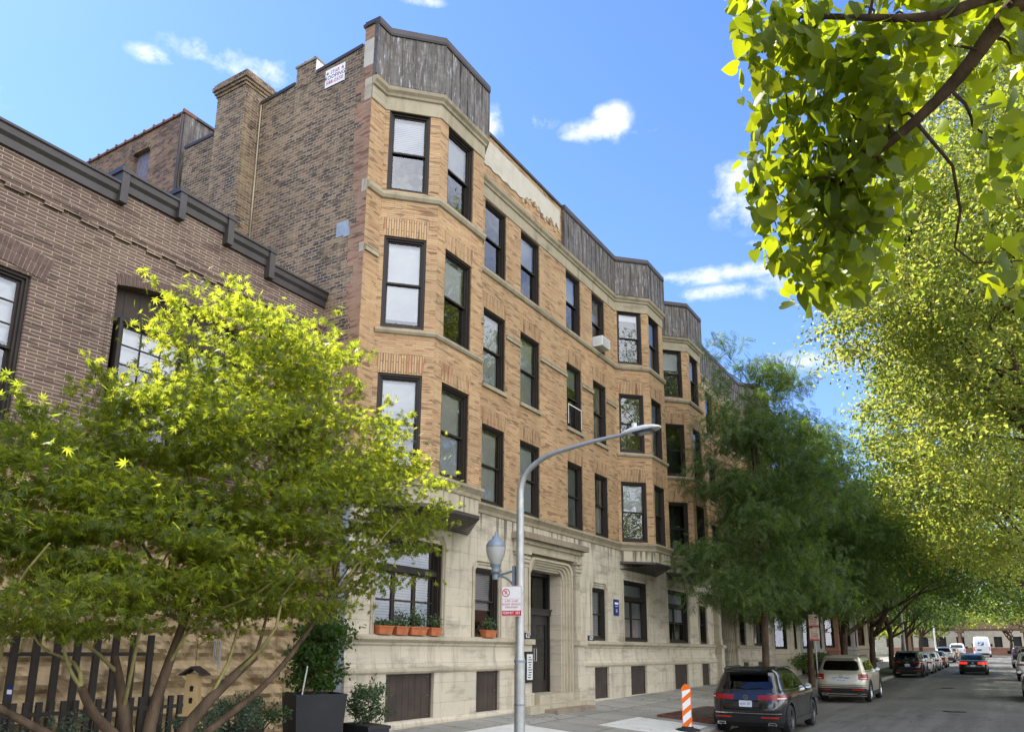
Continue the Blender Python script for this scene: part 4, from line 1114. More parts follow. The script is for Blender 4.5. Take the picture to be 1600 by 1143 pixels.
# lantern on a scrolled bracket
mb = MB(); bx = -.51; zb = 3.28-lg
mb.box(-.135,-.05,zb-.20,-.085,.05,zb+.22,M['lampgrey']); mb.tube([(-.11,0,zb+.14),(-.30,0,zb+.10),(bx,0,zb+.06)], .02, 8, M['lampgrey'])
mb.tube(smooth_path([(-.11,0,zb-.16),(-.22,0,zb-.03),(-.38,0,zb+.05),(bx,0,zb+.05)],4), .02, 8, M['lampgrey'])
mb.tube([(bx,0,zb+.0),(bx,0,zb+.14)], .06, 12, M['lampgrey']); mb.build('bracket', M['lampgrey'], lamp)
mb = MB(); mb.lathe([(0,.10),(.075,.10),(.085,.16),(.07,.20),(.10,.24),(.10,.27)], (bx,0,zb), 20, M['lampgrey'])
mb.lathe([(.175,.57),(.18,.60),(.165,.64),(.12,.70),(.07,.73),(.065,.77),(.03,.79),(.015,.86),(0,.87)], (bx,0,zb), 20, M['lampgrey']); lt = mb.build('lantern', M['lampgrey'], lamp, smooth=True)
gm, nt = newmat('frosted_ribbed_globe'); p = pbr(nt, (.62,.62,.60), .25, 0, None, .6); p.inputs['Transmission Weight'].default_value = .35; out(nt, p.outputs[0])
mb = MB(); mb.lathe([(.09,.27),(.13,.36),(.17,.48),(.178,.57)], (bx,0,zb), 28, gm); mb.build('globe', gm, lt, smooth=True)
mb = MB(); mb.box(-.19,0,-.26,.19,.004,.26,M['signwhite']); mb.box(-.02,.004,-.2,.02,.03,.2,M['steel'])
for a in (((-.185,-.001,-.255),(.185,0,-.249)),((-.185,-.001,.249),(.185,0,.255)),((-.185,-.001,-.25),(-.179,0,.25)),((.179,-.001,-.25),(.185,0,.25))): mb.box(*a[0],*a[1],M['redink'])
mb.box(-.178,-.0015,-.245,.178,0,-.16,M['redink']); mb.box(-.17,-.0015,.035,.17,0,.039,M['redink'])
# no-parking roundel
rg = []
for r_ in (.058,.072): rg.append([(-.105+r_*math.cos(2*math.pi*j/32), -.0018, .145+r_*math.sin(2*math.pi*j/32)) for j in range(32)])
mb.grid(rg, M['redink'], closed=True)
mb.box(-.066,-.0018,-.006,.066,-.0012,.006,M['redink'],M=Matrix.Translation((-.105,0,.145)) @ Matrix.Rotation(R(45),4,'Y'))
ps = mb.build('parking_sign', None, None, loc=(LX-.09,LY-.135,2.88)); ps.rotation_euler = (0,0,R(8)); tag(ps, 'white permit parking sign with red print and red band strapped to the galvanised lamp pole', 'parking sign')
fm = lambda x, z: face_mat((x,-.001,z), (1,0,0))
put_text('P', .10, M['redink'], ps, fm(-.105,.145)); put_text('6 PM - 6 AM', .048, M['redink'], ps, fm(0,.0)); put_text('EXCEPT VEHICLES', .043, M['redink'], ps, fm(0,-.055)); put_text('DISPLAYING', .043, M['redink'], ps, fm(0,-.105))
put_text('PERMIT 383', .066, M['signwhite'], ps, fm(0,-.203))

# orange and white striped barricade panel
bx_, by_ = 4.38, 19.6; bz = zp(bx_, by_)
bar = thing('barricade_panel', 'orange and white striped traffic panel on a black rubber base by the kerb', 'traffic panel', (bx_,by_,bz), R(10))
mb = MB(); mb.box(-.115,-.025,.06,.115,.025,1.02,M['orange']); mb.box(-.09,-.03,1.02,.09,.02,1.06,M['orange']); mb.box(-.05,-.02,1.06,.05,.01,1.10,M['orange']); mb.build('panel', M['orange'], bar)
mb = MB()
for k in range(3):
    z = .16+k*.30; mb.face([(-.10,-.027,z),(.10,-.027,z+.17),(.10,-.027,z+.34),(-.10,-.027,z+.17)] if k < 2 else [(-.10,-.027,z),(.10,-.027,z+.17),(.10,-.027,.99),(-.10,-.027,z+.17)], M['signwhite'])
mb.face([(-.0,-.027,.075),(.10,-.027,.075),(.10,-.027,.20)], M['signwhite'])
mb.build('reflective_stripes', M['signwhite'], bar)
mb = MB(); mb.lathe([(.30,0),(.30,.03),(.24,.05),(.15,.07),(.14,.10),(0,.10)], (0,0,0), 24, M['rubber']); mb.build('base', M['rubber'], bar)

# pair of parking signs further on and two more street lamps
sp2 = thing('parking_signpost', 'grey post with two small faded parking signs, one above the other', 'signpost', (4.15,37.5,swz(4.15,37.5)))
mb = MB(); mb.tube([(0,.02,0),(0,.02,3.45)], .022, 8, M['steel']); mb.build('post', M['steel'], sp2)
for z, nm in ((3.05,0),(2.45,1)):
    mb = MB(); mb.box(-.21,-.01,z-.27,.21,0,z+.27,simple('faded_pink_sign',(.72,.60,.50),.6) if nm == 0 else bpy.data.materials['faded_pink_sign']); mb.box(-.20,-.012,z-.265,.20,-.01,z-.20,M['redink'])
    rg = [[(-.10+r_*math.cos(2*math.pi*j/20), -.012, z+.15+r_*math.sin(2*math.pi*j/20)) for j in range(20)] for r_ in (.05,.065)]
    mb.grid(rg, M['redink'], closed=True)
    for k in range(4): mb.box(-.16,-.012,z-.15+k*.06,.14-.03*(k%2),-.0105,z-.13+k*.06,M['redink'])
    if nm == 0: mb.face([(.02,-.012,z+.13),(.12,-.012,z+.13),(.12,-.012,z+.10),(.18,-.012,z+.15),(.12,-.012,z+.20),(.12,-.012,z+.17),(.02,-.012,z+.17)], M['blackink'])
    mb.build('sign_plate', None, sp2)
for y, lb in ((75,'slim street lamp between parked cars and dark trees, its arm over the road'),(112,'small distant street lamp near the crossing')):
    t = thing('street_lamp', lb, 'street lamp', (4.2,y,swz(4.2,y)))
    mb = MB(); mb.tube([(0,0,0),(0,0,5.6)], [.10,.07], 10, M['ac']); mb.build('pole', None, t)
    mb = MB(); mb.tube([(0,0,5.6),(.2,0,6.2),(.8,0,6.6),(2.4,0,6.8)], .04, 8, M['ac']); mb.build('arm', None, t)
    mb = MB(); mb.box(2.3,-.12,6.76,2.95,.12,6.86,M['ac']); mb.build('lamp_head', None, t)

# dark iron fence with hedge in front of the row houses
def picket_fence(name, label, p0, p1, h, sp, w_, d_, mat, group=None, rail=(.25,.85), hv=0, parent=None, pk='picket', zf=None):
    L = math.hypot(p1[0]-p0[0], p1[1]-p0[1]); n = int(L/sp)
    t = thing(name, label, 'fence', (p0[0],p0[1],zf(p0[1]) if zf else 0), math.atan2(p1[1]-p0[1], p1[0]-p0[0]))
    mb = MB(); dz = ((zf(p1[1])-zf(p0[1])) if zf else 0)/L
    for f in rail: mb.box(0,-d_*.3,h*f,L,d_*.3,h*f+.05,mat) if abs(dz) < 1e-6 else mb.prism([(0,h*f),(L,h*f+dz*L),(L,h*f+.05+dz*L),(0,h*f+.05)],'y',-d_*.3,d_*.3,mat)
    mb.build('rail', mat, t)
    pm = MB(); pm.box(-w_/2,-d_/2,0,w_/2,d_/2,h,mat); o0 = pm.build('picket', mat, t)
    for i in range(n+1):
        o = o0 if i == 0 else o0.copy()
        if i: COL.objects.link(o); o.parent = t
        o.location = (i*sp, 0, dz*i*sp-.05)
    return t
picket_fence('iron_fence', 'low dark iron fence with a hedge in front of the stone row houses', (2.2,47.5), (2.2,58.5), 1.1, .16, .03, .03, M['black'], zf=lambda y: swz(2.2,y))
picket_fence('slat_fence', 'tall dark wooden slat fence in front of the rough stone base', (.62,1.4), (.62,7.4), 2.28, .27, .085, .05, M['fence'])
picket_fence('picket_fence', 'lower dark picket fence beside the front garden shrubs', (1.25,1.6), (1.25,7.6), 1.46, .15, .07, .04, M['fence'])
tb = MB(); tb.box(.0,.0,0,.16,.03,.19,M['bluesign']); tb.box(-.002,.01,.04,.0,.04,.13,M['signwhite'])

# fallen leaves along the kerb and on the pavement
rs = np.random.RandomState(2); n = 1500
yy = rs.uniform(9, 60, n); xx = np.where(rs.rand(n) < .55, 4.72+np.abs(rs.normal(0,.22,n)), rs.uniform(.3, 4.5, n)); xx[:250] = rs.uniform(6.5, 11, 250)
zz = np.array([(gz(y)+.075) if x > 4.7 else swz(x, y)+.012 for x, y in zip(xx, yy)])
def litter_mesh():
    a = rs.uniform(0, 6.28, n); s_ = rs.uniform(.025,.06,n); V = []; 
    for k, (dx, dy) in enumerate(((0,-1),(.5,0),(0,1),(-.5,0))):
        V.append(np.stack([xx+s_*(dx*np.cos(a)-dy*np.sin(a)), yy+s_*(dx*np.sin(a)+dy*np.cos(a)), zz+.006*(k%2)+.004], 1))
    V = np.stack(V, 1).reshape(-1,3); F = np.arange(n*4).reshape(-1,4)
    return V, F
lm = leafmat('fallen_leaf', [(.16,.12,.03),(.22,.15,.04),(.12,.08,.03),(.25,.20,.06)], .2, .7)
V, F = litter_mesh(); tag(fast_mesh('fallen_leaves', V, F, lm), 'scattered dry yellow-brown leaves on the pavement and along the kerb', 'leaves', kind='stuff')
# ------------------------------------------------------------------ vehicles
def paintmat(name, col, metal=.0, rough=.12, coat=.6):
    m, nt = newmat(name)
    n = noise_(nt, coords(nt, 'Object'), 3, 4)
    c = mixc(nt, ramp(nt, n, .3, .8), col, [min(1, k*1.12+.004) for k in col])
    r_ = ramp(nt, noise_(nt, coords(nt, 'Object'), 9, 4), .3, .8, (rough,)*3, (rough+.06,)*3)
    p = pbr(nt, c, rough, metal, None, .5, coat); nt.links.new(r_, p.inputs['Roughness']); out(nt, p.outputs[0]); return m
P_ = {'black': paintmat('black_car_paint', (.006,.006,.007)), 'silver': paintmat('beige_silver_car_paint', (.40,.37,.29), .55, .3), 'white': paintmat('white_car_paint', (.62,.62,.60)),
      'ltsilver': paintmat('silver_car_paint', (.45,.45,.45), .5, .3), 'darkgreen': paintmat('dark_sedan_paint', (.016,.019,.016)), 'green': paintmat('green_car_paint', (.02,.10,.05)), 'maroon': paintmat('maroon_truck_paint', (.06,.03,.028)), 'bronze': paintmat('bronze_car_paint', (.25,.16,.09), .5)}
M['trim'] = simple('black_plastic_trim', (.016,.016,.017), .6)
M['chrome'] = simple('chrome', (.65,.65,.66), .12, 1, .5, .02)
M['rim'] = simple('dark_alloy', (.10,.10,.105), .35, .8, .5, .1); M['rim_lt'] = simple('silver_alloy', (.42,.42,.42), .3, .8, .5, .1)
def lampmat(name, col, em=0):
    m, nt = newmat(name); p = pbr(nt, col, .22, 0, bump_(nt, noise_(nt, coords(nt, 'Object', (1,1,8)), 9, 1), .2, .01), .35, .15)
    if em: p.inputs['Emission Color'].default_value = c4(col); p.inputs['Emission Strength'].default_value = em
    out(nt, p.outputs[0]); return m
M['tail'] = lampmat('red_tail_lens', (.20,.006,.004)); M['tail_on'] = lampmat('lit_red_tail_lens', (.75,.02,.01), .9); M['refl'] = lampmat('red_reflector', (.45,.03,.01)); M['clear'] = lampmat('clear_lens', (.55,.55,.52))
M['plate'] = simple('licence_plate', (.55,.58,.66), .4, var=.05)
M['carint'] = simple('dark_car_interior', (.012,.012,.013), .9)

class Body:
    """car surface: rounded-rectangle rings stacked in height; u runs 0-1 rear, 1-2 right side, 2-3 front, 3-4 left side"""
    def __init__(s, rings): s.r = sorted(rings)
    def at(s, z):
        r = s.r
        if z <= r[0][0]: return r[0][1:]
        for a, b in zip(r, r[1:]):
            if a[0] <= z <= b[0]:
                t = (z-a[0])/(b[0]-a[0]) if b[0] > a[0] else 1
                return [x+(y-x)*t for x, y in zip(a[1:], b[1:])]
        return r[-1][1:]
    def p(s, u, z, off=0, ring=None):
        yr, yf, w, nr, nf = ring or s.at(z)
        u %= 4
        if u < 1: a, b = -1+2*u, -1
        elif u < 2: a, b = 1, -1+2*(u-1)
        elif u < 3: a, b = 1-2*(u-2), 1
        else: a, b = -1, 1-2*(u-3)
        n = nr if b < 0 else nf
        k = (abs(a)**n+abs(b)**n)**(-1/n)
        # squarer map along the sides so windows stay where they are put
        x, y = a*k*w, b*k
        yc, h = (yr+yf)/2, (yf-yr)/2
        q = Vector((x, yc+y*h, z))
        if off:
            e = 1e-3
            q1 = s.p(u+e, z, 0, ring); q2 = s.p(u-e, z, 0, ring); t = (q1-q2).normalized()
            z1 = s.p(u, z+.01); z0 = s.p(u, z-.01); v = (z1-z0).normalized()
            nn = t.cross(v)
            if nn.length < .2: nn = Vector((t.y, -t.x, 0))
            q = q+nn.normalized()*off
        return q
    def mesh(s, mat):
        mb = MB(); N = 96; rows = []
        us = [4*i/N for i in range(N)]
        zs = []
        for a, b in zip(s.r, s.r[1:]):
            k = max(1, int((b[0]-a[0])/.07)); zs += [a[0]+(b[0]-a[0])*i/k for i in range(k)]
        zs.append(s.r[-1][0])
        rows = [[s.p(u, z) for u in us] for z in zs]
        mb.grid(rows, mat, closed=True)
        mb.face(rows[0][::-1], mat); mb.face(rows[-1], mat)
        return mb
    def patch(s, mb, u0, u1, z0, z1, off, mat, nu=14, nz=4, rnd_=0, z0b=None, z1b=None):
        """z0b / z1b: bottom and top heights at the u1 end"""
        z0b = z0 if z0b is None else z0b; z1b = z1 if z1b is None else z1b
        rows = []
        for j in range(nz+1):
            row = []
            for i in range(nu+1):
                t = i/nu; lo = z0+(z0b-z0)*t; hi = z1+(z1b-z1)*t
                if rnd_:
                    e = min(t, 1-t)*(u1-u0); m_ = rnd_*(1-math.sqrt(max(0, 1-(1-min(1, e/rnd_*.9))**2)))*.9; 
                    lo += m_*.6; hi -= m_*.6
                row.append(s.p(u0+(u1-u0)*t, lo+(hi-lo)*j/nz, off))
            rows.append(row)
        mb.grid(rows, mat)
        # edge so the panel has a thickness
        for a, fl in ((rows[0], False), (rows[-1], True)):
            bq = [s.p(u0+(u1-u0)*i/nu, q.z, -.004) for i, q in enumerate(a)]
            mb.grid([bq, a] if not fl else [a, bq], mat)

def wheel_meshes(r, w, spokes, rimmat):
    t = MB(); pr = [(r*.66,-w/2+.01),(r*.72,-w/2),(r*.9,-w/2),(r*.97,-w/2+.02),(r,-w/2+.05),(r,w/2-.05),(r*.97,w/2-.02),(r*.9,w/2),(r*.72,w/2),(r*.66,w/2-.01)]
    RY = Matrix.Rotation(R(90), 4, 'Y')
    t.lathe(pr, (0,0,0), 32, M['rubber'], RY); t.lathe([(r*.66,-w/2+.01),(r*.66,w/2-.01)][::-1], (0,0,0), 32, M['rubber'], RY)
    t.lathe([(0,0),(r*.66,0)], (0,0,0), 24, M['black'], RY)
    m = MB(); m.lathe([(r*.66,w/2-.012),(r*.62,w/2-.03),(r*.60,w/2-.07),(r*.60,.0)], (0,0,0), 32, rimmat, RY); m.lathe([(0,w/2-.04),(.05,w/2-.04),(.06,w/2-.06)], (0,0,0), 12, rimmat, RY)
    m.lathe([(r*.66,-w/2+.012),(r*.60,-w/2+.05),(0,-w/2+.05)], (0,0,0), 24, M['black'], RY)
    for k in range(spokes):
        a = 2*math.pi*k/spokes
        for da in (-.10,.10):
            mm = Matrix.Rotation(a+da, 4, 'X')
            m.box(w/2-.055, -.018, .03, w/2-.03, .018, r*.62, rimmat, M=mm)
    return t, m
_wm = {}
def add_wheels(car, r, w, track, ys, key, spokes=5, rm='rim'):
    if key not in _wm:
        t, m = wheel_meshes(r, w, spokes, M[rm]); a = t.build('wheel', None, None, True); b = m.build('rim', None, None); _wm[key] = (a.data, b.data); bpy.data.objects.remove(a); bpy.data.objects.remove(b)
    for y in ys:
        for sx in (1, -1):
            o = link('wheel', _wm[key][0], car, (sx*(track-w/2), y, r)); o.rotation_euler = (0, 0, 0 if sx > 0 else math.pi)
            link('rim', _wm[key][1], o)
def cut_wheels(mb, mat, ys, r, w):
    """body as one closed mesh with the wheel arches cut out"""
    b = mb.build('body', mat, None, False, fixn=True)
    cutm = MB()
    for y in ys:
        for sx in (1, -1):
            ring = [(y+r*math.cos(2*math.pi*j/28), .36+r*math.sin(2*math.pi*j/28)) for j in range(28)]
            cutm.prism(ring, 'x', sx*(w-.34), sx*(w+.3), M['carint'])
    c = cutm.build('cut', M['carint'], None, fixn=True)
    md = b.modifiers.new('b', 'BOOLEAN'); md.object = c; md.operation = 'DIFFERENCE'; md.solver = 'EXACT'; md.material_mode = 'TRANSFER'
    bpy.context.view_layer.update()
    me = bpy.data.meshes.new_from_object(b.evaluated_get(bpy.context.evaluated_depsgraph_get()))
    bpy.data.objects.remove(b); bpy.data.objects.remove(c)
    me.name = 'body'
    try:
        me.polygons.foreach_set('use_smooth', [True]*len(me.polygons)); me.set_sharp_from_angle(angle=R(32))
    except Exception as e: print('smooth', e)
    return me

def finish(car, body, y_off=0):
    pass
def make_suv(name, label, paint, L=4.5, W=.92, H=1.67, wb=2.68, style='a', rimkey='dark', cat='SUV', tail=None):
    s = L/4.5; k = H/1.67
    rings = [(.20*k,.16,L-.30,W-.07,7,4),(.30*k,.06,L-.10,W-.02,7,4),(.48*k,.015,L-.02,W,8,4),(.62*k,.0,L,W,8,4),(.80*k,.03,L-.02,W,9,4),(.95*k,.07,L-.10,W-.005,9,4.5),
             (1.02*k,.10,L-.24,W-.02,9,4.5),(1.06*k,.13,L-1.05*s,W-.045,9,6),(1.10*k,.155,L-1.25*s,W-.075,9,7),(1.28*k,.27,L-1.55*s,W-.135,9,7),(1.46*k,.39,L-1.87*s,W-.19,8,7),
             (1.535*k,.40,L-2.02*s,W-.225,7,6),(1.60*k,.26,L-2.15*s,W-.28,6,5),(1.645*k,.34,L-2.35*s,W-.37,5,4.5),(H,.75,L-2.75*s,W-.60,4,4)]
    B = Body(rings); r = .365*k; ys = (.82*s, .82*s+wb)
    car = thing(name, label, cat)
    mat = P_[paint]
    me = cut_wheels(B.mesh(mat), mat, ys, r+.055, W); link('body', me, car)
    # dark lower cladding and arch flares
    mb = MB(); 
    B.patch(mb, -.0, 1.0, .24*k, .50*k, .006, M['trim'], 24, 3); B.patch(mb, 1.0, 1.09, .24*k, .46*k, .006, M['trim'], 4, 3); B.patch(mb, 3.91, 4.0, .24*k, .46*k, .006, M['trim'], 4, 3)
    for sx in (1, -1):
        for y in ys:
            R0, R1 = r+.055, r+.115; n = 22; x = W
            A = [(sx*(W+.004), y+R0*math.cos(t), .36*1+R0*math.sin(t)) for t in [math.pi*(-.08+1.16*j/n) for j in range(n+1)]]
            C_ = [(sx*(W+.004), y+R1*math.cos(t), .36*1+R1*math.sin(t)) for t in [math.pi*(-.08+1.16*j/n) for j in range(n+1)]]
            D_ = [(sx*(W-.05), p[1], p[2]) for p in A]; E_ = [(sx*(W-.05), p[1], p[2]) for p in C_]
            mb.grid([D_, A, C_, E_], M['trim'], flip=sx < 0)
        mb.box(sx*(W-.03), ys[0]+r+.1, .24*k, sx*(W+.006), ys[1]-r-.1, .37*k, M['trim'])
    mb.build('cladding', M['trim'], car)
    # glass
    g = MB(); B.patch(g, .10, .90, 1.12*k, 1.465*k, .006, M['carglass'], 20, 5, .10); g.build('rear_window', None, car, True)
    for sx in (1, -1):
        def U(b): return (1+(b+1)/2) if sx > 0 else (3+(1-b)/2)
        for b0, b1, za, zb in ((-.88,-.52,1.14,1.42),(-.49,.02,1.115,1.47),(.05,.72,1.10,1.47)):
            g = MB(); u0, u1 = (U(b0), U(b1)) if sx > 0 else (U(b1), U(b0))
            B.patch(g, u0, u1, za*k, zb*k, .006, M['carglass'], 8, 4, .02); g.build('side_window', None, car, True)
        # chrome waist line, door gaps, handles
        t = MB(); u0, u1 = sorted((U(-.92), U(.80))); B.patch(t, u0, u1, 1.083*k, 1.10*k, .010, M['trim'] if style == 'a' else M['chrome'], 20, 1); t.build('waist_trim', None, car)
        d = MB()
        for b in (-.30, .17, .60):
            u = (1+(b+1)/2) if sx > 0 else (3+(1-b)/2); B.patch(d, u-.0022, u+.0022, .40*k, 1.07*k, .004, M['black'], 1, 8)
        d.build('door_gap', None, car)
        for b in (-.22, .25):
            u = U(b); h = MB(); B.patch(h, u-.022, u+.022, .905*k, .93*k, .03, mat, 3, 1); h.build('door_handle', None, car)
        m = MB(); y = L-1.62*s; m.box(sx*(W-.08), y, 1.03*k, sx*(W+.02), y+.05, 1.07*k, M['trim'])
        rows = [[(sx*(W+.02+.09*math.cos(a)), y+.03+dy+.0*math.sin(a), 1.12*k+.065*math.sin(a)) for a in [2*math.pi*j/12 for j in range(12)]] for dy in (-.06, .03, .07)]
        m.grid(rows, mat, closed=True); m.face(rows[0], M['chrome']); m.face(rows[-1][::-1], mat); m.build('mirror', mat, car)
        rr_ = MB(); rr_.tube([(sx*(W-.28),.55,1.60*k),(sx*(W-.27),.75,1.655*k),(sx*(W-.27),L-2.5*s,1.66*k),(sx*(W-.29),L-2.25*s,1.61*k)], .017, 6, M['trim']); rr_.build('roof_rail', None, car)
    g = MB(); B.patch(g, 2.07, 2.93, 1.13*k, 1.48*k, .006, M['carglass'], 16, 5, .05); g.build('windscreen', None, car, True)
    # tail lamps wrap round the corners
    tm = tail or M['tail']
    if style == 'a': tl = ((.66,1.10,.865,.985,.885,1.0), (-.10,.34,.885,1.0,.865,.985))
    elif style == 'b': tl = ((.83,1.06,.80,1.0,.80,1.0), (-.06,.17,.80,1.0,.80,1.0))
    else: tl = ((.70,1.08,.90,.99,.90,1.01), (-.08,.30,.90,1.01,.90,.99))
    for u0, u1, a, b, c, d in tl:
        m = MB(); B.patch(m, u0, u1, a*k, b*k, .010, tm, 16, 3, .02, c*k, d*k); lo = m.build('tail_light', None, car, True)
        c_ = MB(); um = u1-.18 if u0 > .3 else u0+.03
        B.patch(c_, um, um+.15, (a+.035)*k, (a+.06)*k, .014, M['clear'], 4, 1); c_.build('lens', None, lo)
    h = MB()
    for u0, u1 in ((1.93,2.12),(2.88,3.07)): B.patch(h, u0, u1, .78*k, .92*k, .008, M['clear'], 10, 2, .02)
    h.build('headlight', None, car, True)
    # plate recess, plate, emblem, reflectors, exhausts, wiper, spoiler
    m = MB(); B.patch(m, .33, .67, .70*k, .84*k, .004, M['trim'] if style == 'a' else mat, 6, 1); m.box(-.31,-.012-.0,.857*k,.31,.02,.875*k,M['chrome' if style == 'b' else 'trim']); m.build('tailgate_panel', None, car)
    m = MB(); y = B.p(.5, .77*k).y-.012; m.box(-.155, y-.012, .70*k, .155, y+.01, .70*k+.155, M['plate']); pl_ = m.build('licence_plate', None, car)
    put_text('AJ 81 337' if style == 'a' else ('BK 52 190' if style == 'b' else 'CN 70 416'), .085, M['blackink'], pl_, face_mat((0,y-.012,.70*k+.07),(1,0,0)), .75)
    m = MB(); y2 = B.p(.5, .93*k).y-.012; ring_ = [[(r_*math.cos(2*math.pi*j/28), y2-.006, .935*k+r_*math.sin(2*math.pi*j/28)) for j in range(28)] for r_ in (.048,.060)]
    m.grid(ring_, M['chrome'], closed=True)
    if style == 'a':
        zc = .935*k
        def bar_(x0,z0,x1,z1):
            dx, dz = x1-x0, z1-z0; L_ = math.hypot(dx,dz); nx, nz = -dz/L_*.005, dx/L_*.005
            m.face([(x0+nx,y2-.006,zc+z0+nz),(x1+nx,y2-.006,zc+z1+nz),(x1-nx,y2-.006,zc+z1-nz),(x0-nx,y2-.006,zc+z0-nz)], M['chrome'])
        for a in ((-.020,.044,0,.006),(.020,.044,0,.006),(-.043,.022,-.022,-.040),(-.022,-.040,0,.0),(0,.0,.022,-.040),(.022,-.040,.043,.022)): bar_(*a)
    else:
        for a in (90,210,330): m.box(-.004,-.001,0,.004,0,.05,M['chrome'],M=Matrix.Translation((0,y2-.005,.935*k)) @ Matrix.Rotation(R(90-a),4,'Y'))
    m.build('emblem', None, car)
    m = MB(); B.patch(m, .70, .93, .435*k, .47*k, .012, M['refl'], 5, 1); B.patch(m, .07, .30, .435*k, .47*k, .012, M['refl'], 5, 1); m.build('bumper_reflector', None, car)
    m = MB(); B.patch(m, .02, .98, .535*k, .555*k, .010, M['trim'] if style != 'a' else M['chrome'], 20, 1); B.patch(m, .0, 1.0, .60*k, .612*k, .003, M['black'], 20, 1); m.build('bumper_line', None, car)
    for x in (-.62, .62):
        m = MB(); m.prism([(-.11,.02),(.11,.02),(.09,.085),(-.09,.085)],'y',.02,.16,M['chrome']); m.prism([(-.085,.035),(.085,.035),(.07,.07),(-.07,.07)],'y',.016,.019,M['black']); m.build('exhaust', None, car, loc=(x,.0,.24*k-.0))
    m = MB(); w0 = B.p(.5,1.12*k,.015); w1 = B.p(.30,1.17*k,.018); m.tube([w0, B.p(.4,1.15*k,.03), w1], .010, 6, M['black']); m.tube([B.p(.52,1.125*k,.02), B.p(.72,1.15*k,.02)], .007, 6, M['black']); m.build('wiper', None, car)
    m = MB(); rows = []
    for u in [.12+.76*i/12 for i in range(13)]:
        q = B.p(u, 1.56*k); rows.append([(q.x, .40, 1.545*k), (q.x, .17+.10*abs(q.x)**2, 1.545*k), (q.x, .16+.10*abs(q.x)**2, 1.575*k), (q.x, .45, 1.655*k-.09*abs(q.x)**2)])
    m.grid(rows, mat, flip=True); m.face(rows[0], mat); m.face(rows[-1][::-1], mat); m.build('spoiler', mat, car)
    add_wheels(car, r, .235, W-.005, ys, (round(r,2), rimkey), 5 if rimkey == 'dark' else 6, 'rim' if rimkey == 'dark' else 'rim_lt')
    return car

def make_sedan(name, label, paint, tail=None, wagon=False, rimkey='dark', L=4.75, W=.91, H=1.45, cat='car'):
    if wagon: top = [(1.02,.22,L-1.35,W-.09,8,7),(1.30,.42,L-1.85,W-.17,7,7),(1.40,.44,L-2.05,W-.22,6,6),(1.45,.70,L-2.35,W-.34,5,5),(H,1.1,L-2.7,W-.55,4,4)]
    else: top = [(1.0,.62,L-1.35,W-.10,6,7),(1.25,1.02,L-1.80,W-.18,6,7),(1.36,1.28,L-2.05,W-.23,5.5,6),(1.42,1.55,L-2.35,W-.34,5,5),(H,1.9,L-2.6,W-.55,4,4)]
    rings = [(.18,.16,L-.3,W-.08,7,4),(.30,.05,L-.08,W-.02,7,4),(.50,.0,L,W,8,4),(.66,.01,L-.03,W,8,4),(.82,.04,L-.14,W-.01,8,4.5),(.90,.06,L-.5,W-.03,8,5),(.955,.10 if not wagon else .14,L-1.1,W-.06,7,6)]+top
    B = Body(rings); r = .33; ys = (1.0, 1.0+2.75)
    car = thing(name, label, cat); mat = P_[paint]
    link('body', cut_wheels(B.mesh(mat), mat, ys, r+.05, W), car)
    g = MB()
    z0, z1 = (1.05,1.33) if wagon else (1.02,1.33)
    B.patch(g, .09, .91, z0, z1, .006, M['carglass'], 16, 5, .08); g.build('rear_window', None, car, True)
    for sx in (1, -1):
        def U(b): return (1+(b+1)/2) if sx > 0 else (3+(1-b)/2)
        for b0, b1 in ((-.86,-.42),(-.39,.08),(.11,.72)):
            g = MB(); u0, u1 = sorted((U(b0), U(b1))); B.patch(g, u0, u1, 1.03, 1.33, .006, M['carglass'], 8, 4, .02); g.build('side_window', None, car, True)
        m = MB(); y = L-1.75; m.box(sx*(W-.08), y, .98, sx*(W+.02), y+.04, 1.01, M['trim'])
        rows = [[(sx*(W+.02+.085*math.cos(a)), y+.03+dy, 1.04+.055*math.sin(a)) for a in [2*math.pi*j/12 for j in range(12)]] for dy in (-.06,.06)]
        m.grid(rows, mat, closed=True); m.face(rows[0], M['chrome']); m.face(rows[1][::-1], mat); m.build('mirror', mat, car)
        d = MB()
        for b in (-.35,.12,.58):
            u = U(b); B.patch(d, u-.002, u+.002, .36, .95, .004, M['black'], 1, 6)
        d.build('door_gap', None, car)
    g = MB(); B.patch(g, 2.06, 2.94, 1.02, 1.34, .006, M['carglass'], 16, 5, .05); g.build('windscreen', None, car, True)
    for u0, u1 in ((.68,1.06),(-.06,.32)):
        m = MB(); B.patch(m, u0, u1, .74, .88, .010, tail or M['tail'], 14, 3, .03); m.build('tail_light', None, car, True)
    h = MB()
    for u0, u1 in ((1.93,2.14),(2.86,3.07)): B.patch(h, u0, u1, .62, .76, .008, M['clear'], 10, 2, .02)
    h.build('headlight', None, car, True)
    m = MB(); B.patch(m, .05, .95, .20, .36, .006, M['trim'], 16, 2); m.build('rear_valance', None, car)
    m = MB(); B.patch(m, .12, .88, .245, .262, .014, M['chrome'], 12, 1); m.build('bumper_strip', None, car)
    m = MB(); y = B.p(.5, .58).y-.01; m.box(-.155,y-.01,.56,.155,y+.01,.70,M['plate']); m.build('licence_plate', None, car)
    m = MB(); m.lathe([(0,.0),(.05,.0),(.055,-.01)], (0,0,0), 16, M['chrome'], Matrix.Translation((0,B.p(.5,.8).y-.012,.81)) @ Matrix.Rotation(R(90),4,'X')); m.build('emblem', None, car)
    add_wheels(car, r, .22, W-.005, ys, (round(r,2), rimkey), 5 if rimkey == 'dark' else 6, 'rim' if rimkey == 'dark' else 'rim_lt')
    return car

